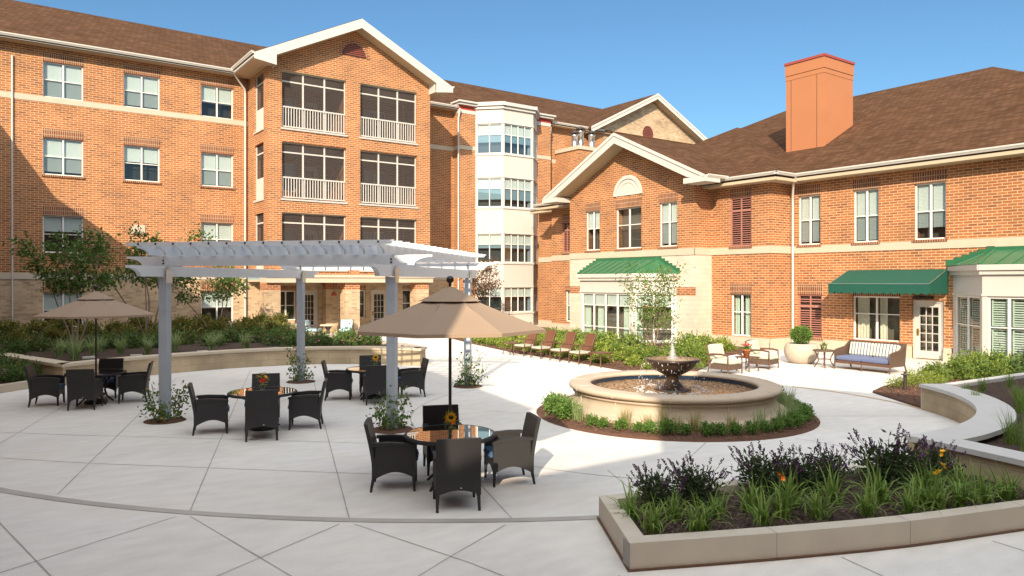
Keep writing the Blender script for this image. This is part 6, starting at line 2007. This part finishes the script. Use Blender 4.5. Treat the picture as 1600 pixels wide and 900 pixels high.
a2 = dup(a1, (20.90, 14.90, 0), R(180 + 12), 1.0, 'woven armchair with cream cushions between the potted red flowers and the stone urn', 'armchair', 'armchairs with cream cushions')
et2 = dup(et, (19.80, 14.72, 0), R(0), 1.0, 'brown side table holding the potted red flowers', 'table'); del et2['group']
p = thing('flower_pot', 'terracotta pot of red flowers on the brown side table', 'potted plant', (19.72, 14.70, .46))
m = MB(); m.lathe([(.001, 0), (.085, 0), (.12, .20), (.135, .20), (.135, .235), (.118, .235), (.11, .21), (.001, .20)], 24); m.build('pot', 'terracotta', p)
m = MB(); leaves(m, dome_pts(20, .14, .13, .24, .3), .03, 260, .06, .03); m.build('foliage', 'leaf_mid', p)
m = MB()
for _ in range(46):
    a = random.uniform(0, 6.283); r_ = .19 * math.sqrt(random.random()); petals(m, (r_ * math.cos(a), r_ * math.sin(a), .42 - r_ * .35 + random.uniform(-.01, .02)), .034, 10, 0, .5)
m.build('flower', 'redpetal', p)
# urn with boxwood
ur = thing('stone_urn', 'big round cast-stone urn standing by the patio wall', 'planter', (23.25, 15.05, 0))
m = MB(); m.lathe([(.001, 0), (.34, 0), (.40, .03), (.52, .18), (.58, .36), (.575, .50), (.53, .62), (.50, .69), (.46, .69), (.45, .64), (.001, .62)], 40); m.build('bowl', 'urn', ur)
m = MB(); m.lathe([(.46, .63), (.2, .66), (.001, .665)], 24); m.build('potting_soil', 'mulch', ur)
bx_ = thing('boxwood_ball', 'clipped round boxwood growing in the stone urn', 'shrub', (23.25, 15.05, .64))
C = RN.normal(0, 1, (160, 3)); C = unit(C) * .27 + np.array([0, 0, .33]); C[:, 2] = np.maximum(C[:, 2], .05)
m = MB(); leaves(m, C, .045, 3200, .06, .04); m.build('foliage', 'leaf_box', bx_)
m = MB(); stems(m, 5, .3, .012, .1); m.build('stem', 'barkdark', bx_)
# round side table and pot
t = thing('side_table', 'small round brown table with curved legs beside the striped sofa', 'table', (22.72, 13.85, 0))
m = MB(); m.lathe([(.001, .535), (.36, .535), (.375, .555), (.36, .575), (.001, .575)], 32); m.build('table_top', 'weave', t)
for k in range(4):
    a = k * math.pi / 2 + .6; c, s = math.cos(a), math.sin(a); m = MB(); m.tube([(.30 * c, .30 * s, .535), (.20 * c, .20 * s, .35), (.19 * c, .19 * s, .2), (.32 * c, .32 * s, 0)], .018, 8); m.build('leg', 'brownframe', t)
m = MB(); m.lathe([(.19, .26), (.205, .27), (.19, .28), (.175, .27), (.19, .26)], 24); m.build('stretcher_ring', 'brownframe', t)
p = thing('house_plant', 'small leafy plant in a pale pot on the round brown table', 'potted plant', (22.75, 13.88, .575))
m = MB(); m.lathe([(.001, 0), (.07, 0), (.09, .13), (.095, .14), (.08, .14), (.001, .12)], 18); m.build('pot', 'urn', p)
m = MB(); blades(m, 34, .34, .045, .9, .9); m.build('foliage', 'leaf_mid', p)
# sofa
so = thing('sofa', 'woven outdoor sofa with slate blue seats and striped back pillows under the picture window', 'sofa', (22.98, 12.50, 0), R(90 - 3))
m = MB(); m.box(-.93, .93, -.40, .38, .20, .29); m.build('seat_frame', 'brownframe', so)
for s in (-1, 1):
    m = MB(); cushion(m, -.86 if s < 0 else .005, -.005 if s < 0 else .86, -.26, .40, .295, .44); m.build('seat_cushion', 'bluecush', so)
    m = MB(); cushion(m, -.80 if s < 0 else .03, -.03 if s < 0 else .80, -.37, -.20, .43, .87); tilt(m, R(15), (0, -.28, .43)); m.build('back_pillow', 'stripecush', so)
    m = MB()
    m.extrude([(s * .93 - .03, y, z) for y, z in ((.36, .22), (.37, .60), (.30, .64), (-.2, .72), (-.46, .90), (-.52, .92), (-.42, .22))], (.06, 0, 0)); m.build('arm', 'weave', so)
    for yy, dy in ((.37, .02), (-.42, -.12)):
        m = MB(); m.tube([(s * .93, yy, .30), (s * .93, yy + dy, 0)], .024, 8); m.build('leg', 'brownframe', so)
m = MB(); m.tube([(0, .37, .24), (0, .38, 0)], .02, 8); m.build('leg', 'brownframe', so)
m = MB(); m.hexa([(-.93, -.46, .28), (.93, -.46, .28), (.93, -.41, .28), (-.93, -.41, .28), (-.93, -.55, .90), (.93, -.55, .90), (.93, -.50, .90), (-.93, -.50, .90)]); m.build('backrest', 'weave', so)
# path light
pl_ = thing('path_light', 'short black path light in the lime groundcover', 'garden light', (19.35, 9.55, .03))
m = MB(); m.tube([(0, 0, 0), (0, 0, .40)], .045, 12); m.build('post', 'dark', pl_)
m = MB(); m.lathe([(.045, .40), (.10, .405), (.105, .42), (.03, .44), (.03, .47), (.05, .475), (.05, .49), (.001, .50)], 16); m.build('cap', 'dark', pl_)

# patio under the balconies
pc1 = armchair('patterncush', 'dark', 'dark'); pc1.location = (13.62, 36.4, 0); pc1.rotation_euler = (0, 0, R(180 + 48)); tag(pc1, 'dark patio chair with blue patterned cushions left of the octagonal table', 'armchair', 'patio chairs with blue patterned cushions')
dup(pc1, (15.0, 35.5, 0), R(180 - 30), 1.0, 'dark patio chair with blue patterned cushions before the middle brick pier', 'armchair', 'patio chairs with blue patterned cushions')
t = thing('octagonal_table', 'small tan octagonal table between the two patterned patio chairs', 'table', (14.25, 36.0, 0))
m = MB(); m.lathe([(.001, .60), (.42, .60), (.42, .66), (.001, .66)], 8, smooth=False); m.build('table_top', 'precast', t)
m = MB(); m.lathe([(.22, 0), (.10, .12), (.09, .40), (.24, .60)], 8, smooth=False); m.build('pedestal', 'dark', t)
ln = thing('pendant_lantern', 'small red-brown pendant lamp hanging under the porch ceiling', 'lamp', (15.1, 37.3, 2.1))
m = MB(); m.tube([(0, 0, .2), (0, 0, .74)], .012, 6); m.build('chain', 'dark', ln)
m = MB(); m.lathe([(.02, .22), (.09, .18), (.16, .02), (.15, 0), (.08, .14)], 16); m.build('shade', 'cherry', ln)
pw = thing('low_patio_wall', 'low tan brick wall with pale cap beside the left brick pier', 'wall', (12.6, 36.5, 0))
m = MB(); m.box(-.70, .55, -.2, .18, 0, .62); m.build('brick_body', 'tanbrick', pw)
m = MB(); m.box(-.74, .6, -.24, .22, .622, .72); m.build('cap', 'band', pw)
